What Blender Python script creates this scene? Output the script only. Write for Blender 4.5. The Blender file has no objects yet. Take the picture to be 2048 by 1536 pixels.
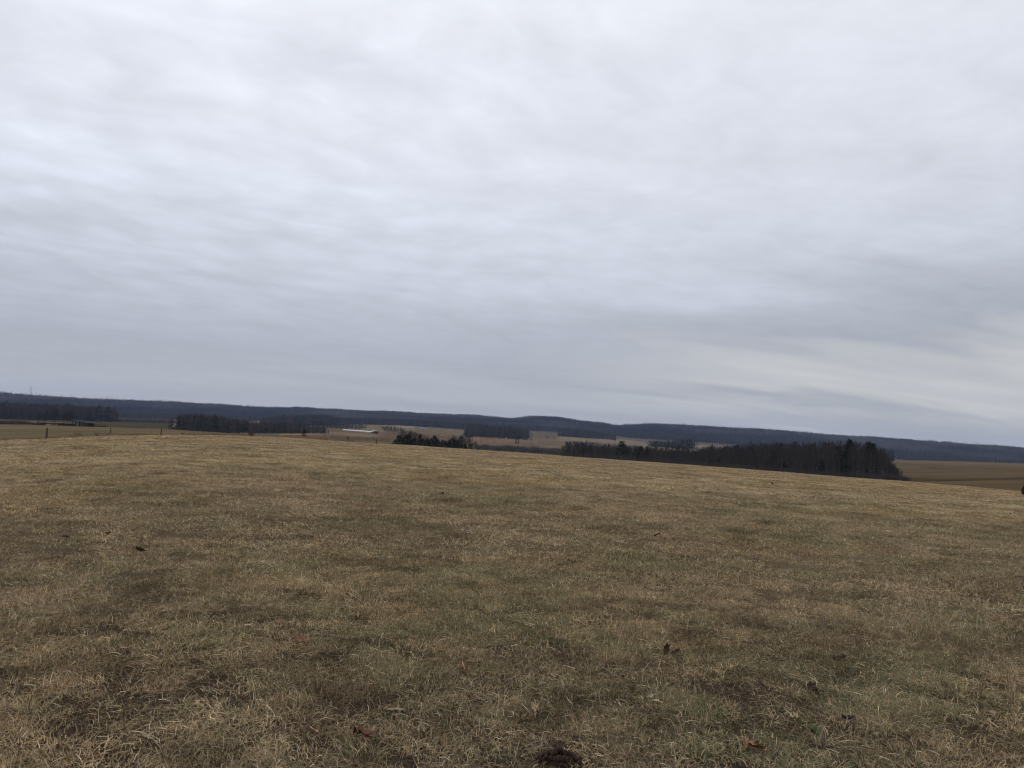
import bpy, math, random
import numpy as np
from math import radians, sin, cos, tan, pi

# ---------------------------------------------------------------- camera, world, sun, exposure
SC = bpy.context.scene
COL = SC.collection
random.seed(7)
RNG = np.random.default_rng(7)

EYE = 1.62                       # metres above the grass
FPX = 1539.0                     # focal length in photo pixels (2048 wide)
ROLL = radians(3.25)
PITCH = math.atan(94 * cos(ROLL) / FPX)

FWD = np.array([0, cos(PITCH), sin(PITCH)])
R0 = np.array([1.0, 0, 0]); U0 = np.array([0, -sin(PITCH), cos(PITCH)])
RIGHT = R0 * cos(ROLL) + U0 * sin(ROLL)
UP = U0 * cos(ROLL) - R0 * sin(ROLL)

cam_d = bpy.data.cameras.new('camera'); cam = bpy.data.objects.new('camera', cam_d); COL.objects.link(cam)
cam_d.sensor_fit = 'HORIZONTAL'; cam_d.sensor_width = 36.0; cam_d.lens = 36.0 * FPX / 2048.0
cam_d.clip_start = 0.05; cam_d.clip_end = 30000
from mathutils import Matrix, Vector, Euler
cam.matrix_world = Matrix(((RIGHT[0], UP[0], -FWD[0], 0), (RIGHT[1], UP[1], -FWD[1], 0), (RIGHT[2], UP[2], -FWD[2], EYE), (0, 0, 0, 1)))
SC.camera = cam

SUN_EL, SUN_AZ = radians(48), radians(-20)      # high, ahead and a little left, behind the cloud
SKY_HAZE = 4.5e-5

def build_world():
    w = bpy.data.worlds.new('World'); SC.world = w; w.use_nodes = True
    nt = w.node_tree; N = nt.nodes; L = nt.links
    for n in list(N): N.remove(n)
    out = N.new('ShaderNodeOutputWorld')
    def math_(op, a, b=None, c=None, clamp=False):
        m = N.new('ShaderNodeMath'); m.operation = op; m.use_clamp = clamp
        for i, v in enumerate((a, b, c)):
            if v is None: continue
            if isinstance(v, (int, float)): m.inputs[i].default_value = v
            else: L.new(v, m.inputs[i])
        return m.outputs[0]
    def ramp(fac, stops, interp='LINEAR'):
        r = N.new('ShaderNodeValToRGB'); r.color_ramp.interpolation = interp
        els = r.color_ramp.elements
        while len(els) < len(stops): els.new(0.5)
        for e, (p, c) in zip(els, stops):
            e.position = p; e.color = (*c, 1) if len(c) == 3 else c
        L.new(fac, r.inputs[0]); return r.outputs[0]
    def noise(vec, scale, detail, rough, dist=0.0, lac=2.0):
        n = N.new('ShaderNodeTexNoise'); n.inputs['Scale'].default_value = scale; n.inputs['Detail'].default_value = detail
        n.inputs['Roughness'].default_value = rough; n.inputs['Distortion'].default_value = dist; n.inputs['Lacunarity'].default_value = lac
        L.new(vec, n.inputs['Vector']); return n.outputs['Fac']
    def mapping(vec, loc=(0, 0, 0), rot=(0, 0, 0), scale=(1, 1, 1)):
        m = N.new('ShaderNodeMapping'); m.inputs['Location'].default_value = loc
        m.inputs['Rotation'].default_value = rot; m.inputs['Scale'].default_value = scale
        L.new(vec, m.inputs['Vector']); return m.outputs[0]
    def rows(vec, loc, deg, scale):          # cloud rows running deg from east towards north, stretched along the row
        return mapping(mapping(vec, (0, 0, 0), (0, 0, radians(-deg))), loc, (0, 0, 0), scale)
    tc = N.new('ShaderNodeTexCoord')
    sep = N.new('ShaderNodeSeparateXYZ'); L.new(tc.outputs['Generated'], sep.inputs[0])
    X, Y, Z = sep.outputs
    zc = math_('ADD', math_('MAXIMUM', Z, 0.0), 0.095)       # the cloud deck, curving down to the horizon
    px = math_('DIVIDE', X, zc); py = math_('DIVIDE', Y, zc)
    P = N.new('ShaderNodeCombineXYZ'); L.new(px, P.inputs[0]); L.new(py, P.inputs[1])
    P = P.outputs[0]
    # brightness of the deck by elevation: dull at the horizon, bright overhead
    base = ramp(math_('MAXIMUM', Z, 0.0), [
        (0.000, (0.475, 0.472, 0.468)), (0.022, (0.458, 0.466, 0.480)), (0.050, (0.436, 0.455, 0.492)), (0.085, (0.412, 0.436, 0.496)),
        (0.150, (0.492, 0.518, 0.585)), (0.260, (0.665, 0.694, 0.780)), (0.400, (0.775, 0.800, 0.875)),
        (0.560, (0.860, 0.883, 0.940)), (1.000, (1.300, 1.330, 1.400))])
    # soft puffs, rows of cloud and thin streaks
    warp = N.new('ShaderNodeTexNoise'); warp.inputs['Scale'].default_value = 0.45; warp.inputs['Detail'].default_value = 3
    L.new(P, warp.inputs['Vector'])
    wv = N.new('ShaderNodeVectorMath'); wv.operation = 'MULTIPLY_ADD'
    L.new(warp.outputs['Color'], wv.inputs[0]); wv.inputs[1].default_value = (0.6, 0.6, 0); L.new(P, wv.inputs[2])
    PW = wv.outputs[0]
    vo = N.new('ShaderNodeTexVoronoi'); vo.feature = 'SMOOTH_F1'; vo.voronoi_dimensions = '2D'; vo.inputs['Scale'].default_value = 3.3
    vo.inputs['Smoothness'].default_value = 0.65; vo.inputs['Detail'].default_value = 1.5; vo.inputs['Roughness'].default_value = 0.45
    vo.normalize = True
    L.new(rows(PW, (3.1, 1.7, 0), 40, (1.0, 1.3, 1)), vo.inputs['Vector'])
    puff = ramp(vo.outputs['Distance'], [(0.05, (0.78,) * 3), (0.52, (0.34,) * 3)], 'EASE')
    n1a = noise(rows(PW, (3.1, 1.7, 0), 40, (1.0, 1.35, 1)), 1.9, 4, 0.45, 0.2)
    n1 = math_('ADD', math_('MULTIPLY', puff, 0.62), math_('MULTIPLY', n1a, 0.40))
    n2 = noise(rows(PW, (8.3, 2.2, 0), 22, (0.34, 0.9, 1)), 1.3, 5, 0.5, 0.4)
    n3 = noise(mapping(P, (1.3, 6.6, 0), (0, 0, radians(8)), (0.3, 1.0, 1)), 0.28, 3, 0.5, 0.2)
    cover = ramp(noise(mapping(P, (5.2, 0.4, 0)), 0.33, 2, 0.5), [(0.38, (0.25,) * 3), (0.62, (1,) * 3)])
    lft = ramp(math_('MULTIPLY_ADD', X, 0.6, 0.5), [(0.30, (1,) * 3), (0.62, (0.22,) * 3)])      # the lumpier deck lies to the west
    upz = ramp(math_('MAXIMUM', Z, 0.0), [(0.04, (0.12,) * 3), (0.20, (1,) * 3)], 'EASE')      # far off the lumps close up into flat layers
    k1 = math_('MULTIPLY', math_('MULTIPLY', math_('SUBTRACT', n1, 0.34), upz), math_('MULTIPLY', lft, 0.46))
    k2 = math_('MULTIPLY', math_('SUBTRACT', n2, 0.5), math_('MULTIPLY_ADD', cover, 0.18, 0.17))
    k3 = math_('MULTIPLY', math_('SUBTRACT', n3, 0.5), 0.42)
    n4 = noise(rows(PW, (1.1, 4.4, 0), 30, (1.0, 1.15, 1)), 5.0, 7, 0.62, 0.4)                       # fine ripple
    k4 = math_('MULTIPLY', math_('SUBTRACT', n4, 0.5), math_('MULTIPLY_ADD', upz, 0.24, 0.07))
    k = math_('ADD', math_('ADD', math_('ADD', math_('ADD', k1, k2), k3), k4), 1.0)
    rgt = ramp(math_('MULTIPLY_ADD', X, 0.6, 0.5), [(0.42, (0.18,) * 3), (0.78, (1,) * 3)])
    k = math_('MULTIPLY', k, math_('MULTIPLY_ADD', rgt, -0.085, 1.025))         # brighter towards the hidden sun
    # a darker bank of cloud low in the east, with a paler gap under it
    az = math_('ARCTAN2', X, Y)
    def bank(a0, aw, z0, zw, wob):
        da = math_('DIVIDE', math_('SUBTRACT', az, a0), aw)
        dz = math_('DIVIDE', math_('ADD', math_('SUBTRACT', Z, z0), math_('MULTIPLY', math_('SUBTRACT', wob, 0.5), zw * 2.4)), zw)
        rr = math_('ADD', math_('MULTIPLY', da, da), math_('MULTIPLY', dz, dz))
        return ramp(rr, [(0.0, (1,) * 3), (1.0, (0,) * 3)], 'EASE')
    k = math_('MULTIPLY', k, math_('MULTIPLY_ADD', bank(0.60, 0.62, 0.155, 0.075, n2), -0.13, 1.0))
    pale = bank(0.62, 0.66, 0.085, 0.055, n2)
    mul = N.new('ShaderNodeVectorMath'); mul.operation = 'SCALE'; L.new(base, mul.inputs[0]); L.new(k, mul.inputs['Scale'])
    # thin pale breaks low over the hills: more of them to the east
    lowband = ramp(math_('MAXIMUM', Z, 0.0), [(0.02, (0.0,) * 3), (0.045, (1,) * 3), (0.10, (1,) * 3), (0.135, (0,) * 3)], 'EASE')
    brk = ramp(noise(rows(P, (2.4, 7.7, 0), 20, (0.3, 0.8, 1)), 0.62, 6, 0.55, 0.35), [(0.46, (0,) * 3), (0.66, (1,) * 3)], 'EASE')
    bf = math_('MULTIPLY', math_('MULTIPLY', lowband, brk), math_('MULTIPLY', rgt, 0.6))
    bf = math_('MAXIMUM', bf, math_('MULTIPLY', pale, math_('MULTIPLY_ADD', brk, 0.50, 0.55)))
    mx = N.new('ShaderNodeMix'); mx.data_type = 'RGBA'
    L.new(bf, mx.inputs['Factor']); L.new(mul.outputs[0], mx.inputs['A']); mx.inputs['B'].default_value = (0.66, 0.655, 0.635, 1)
    bg_c = N.new('ShaderNodeBackground'); bg_c.inputs['Strength'].default_value = 1.0; L.new(mx.outputs['Result'], bg_c.inputs['Color'])
    sky = N.new('ShaderNodeTexSky'); sky.sky_type = 'NISHITA'; sky.sun_disc = False
    sky.sun_elevation = SUN_EL; sky.sun_rotation = SUN_AZ
    bg_s = N.new('ShaderNodeBackground'); bg_s.inputs['Strength'].default_value = 0.1; L.new(sky.outputs[0], bg_s.inputs['Color'])
    ms = N.new('ShaderNodeMixShader'); ms.inputs[0].default_value = 0.96
    L.new(bg_s.outputs[0], ms.inputs[1]); L.new(bg_c.outputs[0], ms.inputs[2]); L.new(ms.outputs[0], out.inputs['Surface'])
build_world()

sun_d = bpy.data.lights.new('sun', 'SUN'); sun_d.energy = 0.8; sun_d.angle = radians(40); sun_d.color = (1.0, 0.96, 0.90)
sun = bpy.data.objects.new('sun', sun_d); COL.objects.link(sun)
sun.rotation_euler = Vector((sin(SUN_AZ) * cos(SUN_EL), cos(SUN_AZ) * cos(SUN_EL), sin(SUN_EL))).to_track_quat('Z', 'Y').to_euler()

SC.view_settings.view_transform = 'Standard'; SC.view_settings.look = 'None'
SC.view_settings.exposure = 0.0; SC.view_settings.gamma = 1.0; SC.view_settings.use_curve_mapping = False
cy = SC.cycles
cy.max_bounces = 4; cy.diffuse_bounces = 2; cy.glossy_bounces = 1; cy.transmission_bounces = 2
cy.volume_bounces = 1; cy.transparent_max_bounces = 4
cy.use_denoising = True; cy.denoiser = 'OPENIMAGEDENOISE'; cy.denoising_input_passes = 'RGB_ALBEDO_NORMAL'; cy.denoising_prefilter = 'ACCURATE'
cy.pixel_filter_type = 'BLACKMAN_HARRIS'; cy.filter_width = 1.15

# ---------------------------------------------------------------- helpers
def tag(o, label=None, cat=None, group=None, kind=None):
    if label: o['label'] = label
    if cat: o['category'] = cat
    if group: o['group'] = group
    if kind: o['kind'] = kind
    return o

def mesh_np(name, V, F, mat=None, smooth=False, cols=None, fmat=None):
    """V (n,3); F (m,3) or (m,4) int array"""
    V = np.asarray(V, np.float32).reshape(-1, 3)
    F = np.asarray(F, np.int32)
    me = bpy.data.meshes.new(name)
    me.vertices.add(len(V)); me.vertices.foreach_set('co', V.ravel())
    if len(F):
        k = F.shape[1]
        me.loops.add(F.size); me.loops.foreach_set('vertex_index', F.ravel())
        me.polygons.add(len(F)); me.polygons.foreach_set('loop_start', np.arange(0, F.size, k, dtype=np.int32))
        if smooth: me.polygons.foreach_set('use_smooth', np.ones(len(F), bool))
    me.update(calc_edges=True)
    if cols:
        for nm, arr in cols.items():
            a = me.color_attributes.new(nm, 'FLOAT_COLOR', 'POINT')
            a.data.foreach_set('color', np.asarray(arr, np.float32).ravel())
    if mat: me.materials.append(mat)
    me.validate()
    return me

def link(name, me, parent=None, loc=None):
    o = bpy.data.objects.new(name, me); COL.objects.link(o)
    if parent is not None: o.parent = parent
    if loc is not None: o.location = loc
    return o

def empty(name, loc, rz=0.0):
    o = bpy.data.objects.new(name, None); COL.objects.link(o); o.location = loc; o.rotation_euler = (0, 0, rz)
    o.empty_display_size = 0.3
    return o

class MB:
    """collects pieces for one mesh (triangles and quads kept as triangles)"""
    def __init__(s): s.V = []; s.F = []; s.n = 0
    def add(s, V, F):
        s.V.append(np.asarray(V, float)); s.F.append(np.asarray(F, int) + s.n); s.n += len(V)
    def quad(s, V): s.add(V, [(0, 1, 2), (0, 2, 3)])
    def box(s, c, d, rz=0.0, R=None):
        x, y, z = np.array(d) / 2
        V = np.array([(-x, -y, -z), (x, -y, -z), (x, y, -z), (-x, y, -z), (-x, -y, z), (x, -y, z), (x, y, z), (-x, y, z)])
        if R is None: R = np.array([[cos(rz), -sin(rz), 0], [sin(rz), cos(rz), 0], [0, 0, 1]])
        Q = [(0, 3, 2, 1), (4, 5, 6, 7), (0, 1, 5, 4), (1, 2, 6, 5), (2, 3, 7, 6), (3, 0, 4, 7)]
        s.add(V @ np.asarray(R).T + np.array(c), [t for q in Q for t in ((q[0], q[1], q[2]), (q[0], q[2], q[3]))])
    def tube(s, P, r, k=5, cap=True):
        P = np.asarray(P, float); r = np.broadcast_to(np.asarray(r, float), (len(P),))
        T = np.gradient(P, axis=0); T /= np.linalg.norm(T, axis=1, keepdims=True) + 1e-9
        ref = np.array([0, 0, 1.0]) if abs(T[0][2]) < 0.8 else np.array([1.0, 0, 0])
        A = np.cross(T, ref); A /= np.linalg.norm(A, axis=1, keepdims=True) + 1e-9
        B = np.cross(T, A)
        th = np.arange(k) * 2 * pi / k
        V = (P[:, None] + r[:, None, None] * (A[:, None] * np.cos(th)[None, :, None] + B[:, None] * np.sin(th)[None, :, None])).reshape(-1, 3)
        F = []
        for i in range(len(P) - 1):
            for j in range(k):
                a, b = i * k + j, i * k + (j + 1) % k
                F += [(a, b, b + k), (a, b + k, a + k)]
        if cap:
            n = len(P) - 1
            F += [(0, j + 1, j) for j in range(1, k - 1)] + [(n * k, n * k + j, n * k + j + 1) for j in range(1, k - 1)]
        s.add(V, F)
    def sliver(s, p, d, L, w):
        p = np.asarray(p, float); d = np.asarray(d, float); d = d / (np.linalg.norm(d) + 1e-9)
        q = np.random.default_rng(int(abs(p.sum() * 9973)) % 100000).normal(size=3)
        side = np.cross(d, q); side /= np.linalg.norm(side) + 1e-9
        s.add([p - side * w / 2, p + side * w / 2, p + d * L], [(0, 1, 2)])
    def mesh(s, name, mat, smooth=False):
        return mesh_np(name, np.concatenate(s.V), np.concatenate(s.F), mat, smooth)
    def build(s, name, mat, parent=None, loc=None, smooth=False):
        return link(name, s.mesh(name, mat, smooth), parent, loc)

def _hash(ix, iy, seed):
    h = (ix.astype(np.int64) * 374761393 + iy.astype(np.int64) * 668265263 + seed * 1442695041) & 0xFFFFFFFF
    h = ((h ^ (h >> 13)) * 1274126177) & 0xFFFFFFFF
    return ((h ^ (h >> 16)) & 0xFFFF) / 65535.0
def vnoise(x, y, seed=0):
    x = np.asarray(x, float); y = np.asarray(y, float)
    ix, iy = np.floor(x), np.floor(y); fx, fy = x - ix, y - iy
    fx = fx * fx * (3 - 2 * fx); fy = fy * fy * (3 - 2 * fy)
    a, b, c, d = _hash(ix, iy, seed), _hash(ix + 1, iy, seed), _hash(ix, iy + 1, seed), _hash(ix + 1, iy + 1, seed)
    return (a * (1 - fx) + b * fx) * (1 - fy) + (c * (1 - fx) + d * fx) * fy
def fbm(x, y, seed=0, octv=4, rough=0.5):
    t, a, s = 0.0, 1.0, 0.0
    for k in range(octv):
        t = t + a * vnoise(x * 2 ** k + 17.3 * k, y * 2 ** k - 9.1 * k, seed + k); s += a; a *= rough
    return t / s

def pix_dir(x, y):
    x = np.asarray(x, float)[..., None]; y = np.asarray(y, float)[..., None]
    return FWD * FPX + RIGHT * (x - 1024) + UP * (768 - y)
def world_to_pix(P):
    Q = np.asarray(P, float) - np.array([0, 0, EYE])
    dz = np.maximum(Q @ FWD, 1e-6)
    return 1024 + FPX * (Q @ RIGHT) / dz, 768 - FPX * (Q @ UP) / dz
def az_el(x, y):
    d = pix_dir(x, y); h = np.hypot(d[..., 0], d[..., 1])
    return np.arctan2(d[..., 0], d[..., 1]), d[..., 2] / h
def az_of(x):
    """compass direction of a photo column, taken at the horizon"""
    return az_el(x, 862 + (np.asarray(x, float) - 1024) * tan(ROLL))[0]

# ---------------------------------------------------------------- lie of the land
XS = np.array([-40, 0, 150, 250, 340, 420, 500, 580, 640, 720, 800, 930, 1030, 1130, 1290, 1400, 1500, 1600, 1700, 1800, 1900, 2048, 2090.])
CREST = np.array([887, 884.5, 877.5, 873, 871, 871.5, 873, 876, 880, 886, 890, 899, 906, 913, 924, 932, 940, 947.5, 955.5, 963, 971, 985, 989.])
DCR = np.array([80, 80, 80, 80, 82, 84, 88, 90, 90, 90, 90, 90, 90, 90, 90, 90, 90, 88, 86, 84, 80, 72, 70.])
RIDGE = (np.array([-40, 0, 60, 120, 180, 240, 300, 340, 400, 450, 500, 560, 620, 680, 740, 800, 860, 920, 960, 1000, 1020, 1035, 1050, 1075, 1110, 1140, 1160, 1200, 1230, 1245, 1290, 1340, 1400, 1450, 1500, 1560, 1600, 1660, 1700, 1740, 1800, 1860, 1900, 1960, 2048, 2090.]),
         np.array([782, 784, 788, 793, 797, 799, 801, 802, 806, 808, 811, 813, 814.5, 818, 821, 823, 826, 828, 830, 834, 836.5, 835.5, 832, 831, 832, 837, 840, 843, 848, 848, 846, 847, 850, 853, 856, 860, 863, 869, 871, 872.5, 878, 882, 884, 889, 895, 898.]) + 7.5)
LAYERS = [
    (170,  [874, 872, 869, 867, 867, 869, 874, 880, 886, 892, 896, 905, 912, 919, 931, 939, 947, 954, 961, 968, 973, 980, 981]),
    (260,  [862, 861, 860, 861, 862, 867, 876, 884, 889, 895, 899, 907, 914, 921, 932, 940, 948, 955, 962, 967, 969, 971, 971]),
    (400,  [849, 849, 853, 855.5, 858, 865, 874, 879, 881, 886, 892, 902, 909, 917, 929, 937, 945, 952, 960, 963, 961, 961, 961]),
    (700,  [846, 846, 850, 854, 857, 861, 866, 867, 867, 873, 880, 890, 895, 901, 916, 924, 933, 942, 948, 946, 944, 944, 944]),
    (1100, [837, 838, 842, 845, 847, 853, 859, 859, 858, 861, 867, 878, 883, 889, 897, 904, 911, 917, 921, 921, 922, 927, 928]),
    (1700, [835, 836, 839, 840, 841, 844, 847, 849, 850, 851, 853, 864, 868, 876, 887, 892, 899, 905, 913, 924, 927, 934, 936]),
    (2600, [824, 826, 831, 834, 837, 839, 841, 843, 845, 847, 848, 853, 858, 866, 877, 884, 891, 897, 904, 920, 924, 931, 933]),
    (4200, RIDGE),
    (5600, [800, 802, 810, 817, 822, 826, 830, 832, 836, 840, 844, 847, 850, 853, 862, 867, 873, 880, 888, 893, 901, 911, 914]),
    (9500, [812, 814, 822, 828, 833, 838, 842, 846, 850, 853, 858, 864, 870, 875, 884, 890, 896, 902, 908, 912, 918, 926, 930]),
]
def gsm(a, s):
    r = int(3 * s); k = np.exp(-0.5 * (np.arange(-r, r + 1) / s) ** 2); k /= k.sum()
    return np.convolve(np.pad(a, r, mode='edge'), k, 'valid')
XF = np.linspace(-40, 2090, 600)
A_IN = az_of(XF)
def layer_slope(ys, sm=6):
    xs, ys = ys if isinstance(ys, tuple) else (XS, ys)
    return gsm(np.interp(XF, xs, ys), sm)
# slopes are stored as drop per metre, read off the photo rows
DC_F = layer_slope(DCR)
CR_T = az_el(XF, layer_slope(CREST, 8))[1]
S_F = -CR_T - 2 * EYE / DC_F                  # z(d) = -S d - EYE (d/dc)^2
TL = [(d, az_el(XF, layer_slope(ys, 1.5 if d == 4200 else 7))[1]) for d, ys in LAYERS]
NEAR_D = np.exp(np.linspace(math.log(0.3), 0, 14))         # as a share of 1.12*dc
DG = np.exp(np.linspace(math.log(0.35), math.log(9500), 700))
def pchip(x, y, xq):
    h = np.diff(x); m = np.diff(y) / h; d = np.zeros(len(x))
    for i in range(1, len(x) - 1):
        if m[i - 1] * m[i] > 0:
            w1, w2 = 2 * h[i] + h[i - 1], h[i] + 2 * h[i - 1]
            d[i] = (w1 + w2) / (w1 / m[i - 1] + w2 / m[i])
    d[0], d[-1] = m[0], m[-1]
    k = np.clip(np.searchsorted(x, xq) - 1, 0, len(x) - 2); t = (xq - x[k]) / h[k]
    return ((1 + 2 * t) * (1 - t) ** 2 * y[k] + t * (1 - t) ** 2 * h[k] * d[k] + t * t * (3 - 2 * t) * y[k + 1] + t * t * (t - 1) * h[k] * d[k + 1])
ZT = np.zeros((len(XF), len(DG)))
for i in range(len(XF)):
    dk = np.concatenate([np.exp(np.linspace(math.log(0.3), math.log(1.12 * DC_F[i]), 22))])
    zk = -S_F[i] * dk - EYE * (dk / DC_F[i]) ** 2
    dl = np.array([d for d, t in TL]); zl = np.array([EYE + d * t[i] for d, t in TL])
    ZT[i] = pchip(np.log(np.concatenate([dk, dl])), np.concatenate([zk, zl]), np.log(DG))
# all the way round: behind the camera the land runs from the right edge back to the left edge
A_BACK = np.linspace(A_IN[-1], A_IN[0] + 2 * pi, 30)[1:-1]
wgt = np.linspace(0, 1, 30)[1:-1][:, None]
A_ALL = np.concatenate([A_IN, A_BACK, [A_IN[0] + 2 * pi]])
ZT = np.concatenate([ZT, ZT[-1:] * (1 - wgt) + ZT[:1] * wgt, ZT[:1]])
IDX = np.arange(len(A_ALL), dtype=float)
def ground(x, y, bumps=True):
    x = np.asarray(x, float); y = np.asarray(y, float)
    az = np.arctan2(x, y); az = np.where(az < A_ALL[0], az + 2 * pi, az)
    d = np.maximum(np.hypot(x, y), 0.35)
    fi = np.interp(az, A_ALL, IDX); fd = np.clip((np.log(d) - math.log(DG[0])) / (math.log(DG[-1]) - math.log(DG[0])) * (len(DG) - 1), 0, len(DG) - 1.001)
    i = np.minimum(fi.astype(int), len(A_ALL) - 2); j = fd.astype(int); a = fi - i; b = fd - j
    z = (ZT[i, j] * (1 - a) + ZT[i + 1, j] * a) * (1 - b) + (ZT[i, j + 1] * (1 - a) + ZT[i + 1, j + 1] * a) * b
    if bumps:
        amp = np.clip((d - 1) / 4, 0, 1) * np.clip((900 - d) / 700, 0, 1)
        z = z + amp * (0.07 * (fbm(x / 2.6, y / 2.6, 3, 3) - 0.5) + 0.10 * (fbm(x / 9, y / 9, 5, 2) - 0.5))
        far = np.clip((d - 2600) / 900, 0, 1)
        z = z + far * 9 * (fbm(x / 240, y / 240, 11, 3) - 0.5)
    return z
def spot(xpix, d):
    a = float(az_of(xpix)); x, y = d * sin(a), d * cos(a)
    return np.array([x, y, float(ground(x, y))])
def ground_at(xp, yp, dmax=160, up=0.0):
    """where the ray of a photo pixel meets the field"""
    v = pix_dir(xp, yp); v = v / np.linalg.norm(v)
    t = np.linspace(1.5, dmax, 4000); P = v[None] * t[:, None] + np.array([0, 0, EYE])
    below = P[:, 2] < ground(P[:, 0], P[:, 1]) + up
    k = int(np.argmax(below)) if below.any() else len(t) - 1
    p = P[k]; p[2] = float(ground(p[0], p[1])); return p

# ---------------------------------------------------------------- materials
def new_mat(name):
    m = bpy.data.materials.new(name); m.use_nodes = True
    nt = m.node_tree
    for n in list(nt.nodes): nt.nodes.remove(n)
    out = nt.nodes.new('ShaderNodeOutputMaterial')
    return m, nt, out
def plain(name, col, rough=0.85, var=0.25, scale=6.0, spec=0.2, metal=0.0, bump=0.0):
    m, nt, out = new_mat(name); N = nt.nodes; L = nt.links
    b = N.new('ShaderNodeBsdfPrincipled'); b.inputs['Roughness'].default_value = rough; b.inputs['Metallic'].default_value = metal
    b.inputs['Specular IOR Level'].default_value = spec
    tc = N.new('ShaderNodeTexCoord'); n = N.new('ShaderNodeTexNoise'); n.inputs['Scale'].default_value = scale; n.inputs['Detail'].default_value = 5
    L.new(tc.outputs['Object'], n.inputs['Vector'])
    r = N.new('ShaderNodeValToRGB'); r.color_ramp.elements[0].position = 0.3; r.color_ramp.elements[1].position = 0.7
    r.color_ramp.elements[0].color = (*[c * (1 - var) for c in col], 1); r.color_ramp.elements[1].color = (*[min(1, c * (1 + var)) for c in col], 1)
    L.new(n.outputs['Fac'], r.inputs[0]); L.new(r.outputs[0], b.inputs['Base Color'])
    if bump:
        bm = N.new('ShaderNodeBump'); bm.inputs['Strength'].default_value = bump; bm.inputs['Distance'].default_value = 0.01
        L.new(n.outputs['Fac'], bm.inputs['Height']); L.new(bm.outputs[0], b.inputs['Normal'])
    L.new(b.outputs[0], out.inputs[0]); return m

def inst_mat(name, ramp_cols, trans=0.0, attr='tint', rough=0.9):
    """diffuse colour picked along a ramp by the per-copy number 'tint'"""
    m, nt, out = new_mat(name); N = nt.nodes; L = nt.links
    a = N.new('ShaderNodeAttribute'); a.attribute_type = 'INSTANCER'; a.attribute_name = attr
    oi = N.new('ShaderNodeObjectInfo')
    ad = N.new('ShaderNodeMath'); ad.operation = 'ADD'; L.new(a.outputs['Fac'], ad.inputs[0]); ad.inputs[1].default_value = 0.0
    r = N.new('ShaderNodeValToRGB'); els = r.color_ramp.elements
    while len(els) < len(ramp_cols): els.new(0.5)
    for i, (e, c) in enumerate(zip(els, ramp_cols)): e.position = i / (len(ramp_cols) - 1); e.color = (*c, 1)
    L.new(ad.outputs[0], r.inputs[0])
    d = N.new('ShaderNodeBsdfDiffuse'); L.new(r.outputs[0], d.inputs['Color'])
    L.new(d.outputs[0], out.inputs[0]); return m
def rnd_mat(name, ramp_cols):
    m, nt, out = new_mat(name); N = nt.nodes; L = nt.links
    oi = N.new('ShaderNodeObjectInfo')
    r = N.new('ShaderNodeValToRGB'); els = r.color_ramp.elements
    while len(els) < len(ramp_cols): els.new(0.5)
    for i, (e, c) in enumerate(zip(els, ramp_cols)): e.position = i / (len(ramp_cols) - 1); e.color = (*c, 1)
    L.new(oi.outputs['Random'], r.inputs[0])
    d = N.new('ShaderNodeBsdfDiffuse'); L.new(r.outputs[0], d.inputs['Color'])
    L.new(d.outputs[0], out.inputs[0]); return m

STRAW = (0.390, 0.296, 0.170); TAN = (0.290, 0.210, 0.120); DULL = (0.150, 0.110, 0.076); OLIVE = (0.165, 0.150, 0.083); GREEN = (0.098, 0.105, 0.055)

def ground_material():
    m, nt, out = new_mat('field_ground'); N = nt.nodes; L = nt.links
    g = N.new('ShaderNodeNewGeometry'); at = N.new('ShaderNodeVertexColor'); at.layer_name = 'land'
    def noise(scale, detail, rough, sc=(1, 1, 1)):
        mp = N.new('ShaderNodeMapping'); mp.inputs['Scale'].default_value = sc; L.new(g.outputs['Position'], mp.inputs['Vector'])
        n = N.new('ShaderNodeTexNoise'); n.inputs['Scale'].default_value = scale; n.inputs['Detail'].default_value = detail; n.inputs['Roughness'].default_value = rough
        L.new(mp.outputs[0], n.inputs['Vector']); return n.outputs['Fac']
    def rmp(f, lo, hi, a, b):
        r = N.new('ShaderNodeMapRange'); r.inputs['From Min'].default_value = lo; r.inputs['From Max'].default_value = hi
        r.inputs['To Min'].default_value = a; r.inputs['To Max'].default_value = b; L.new(f, r.inputs['Value']); return r.outputs[0]
    a = rmp(noise(38, 6, 0.75), 0.32, 0.68, 0.25, 1.6)
    b = rmp(noise(0.35, 4, 0.55, (1, 1, 1)), 0.3, 0.7, 0.78, 1.2)
    mu = N.new('ShaderNodeMath'); mu.operation = 'MULTIPLY'; L.new(a, mu.inputs[0]); L.new(b, mu.inputs[1])
    sc = N.new('ShaderNodeVectorMath'); sc.operation = 'SCALE'; L.new(at.outputs['Color'], sc.inputs[0]); L.new(mu.outputs[0], sc.inputs['Scale'])
    d = N.new('ShaderNodeBsdfDiffuse'); L.new(sc.outputs[0], d.inputs['Color'])
    bp = N.new('ShaderNodeBump'); bp.inputs['Strength'].default_value = 0.9; bp.inputs['Distance'].default_value = 0.02
    L.new(noise(40, 5, 0.7), bp.inputs['Height']); L.new(bp.outputs[0], d.inputs['Normal'])
    L.new(d.outputs[0], out.inputs[0]); return m
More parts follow.
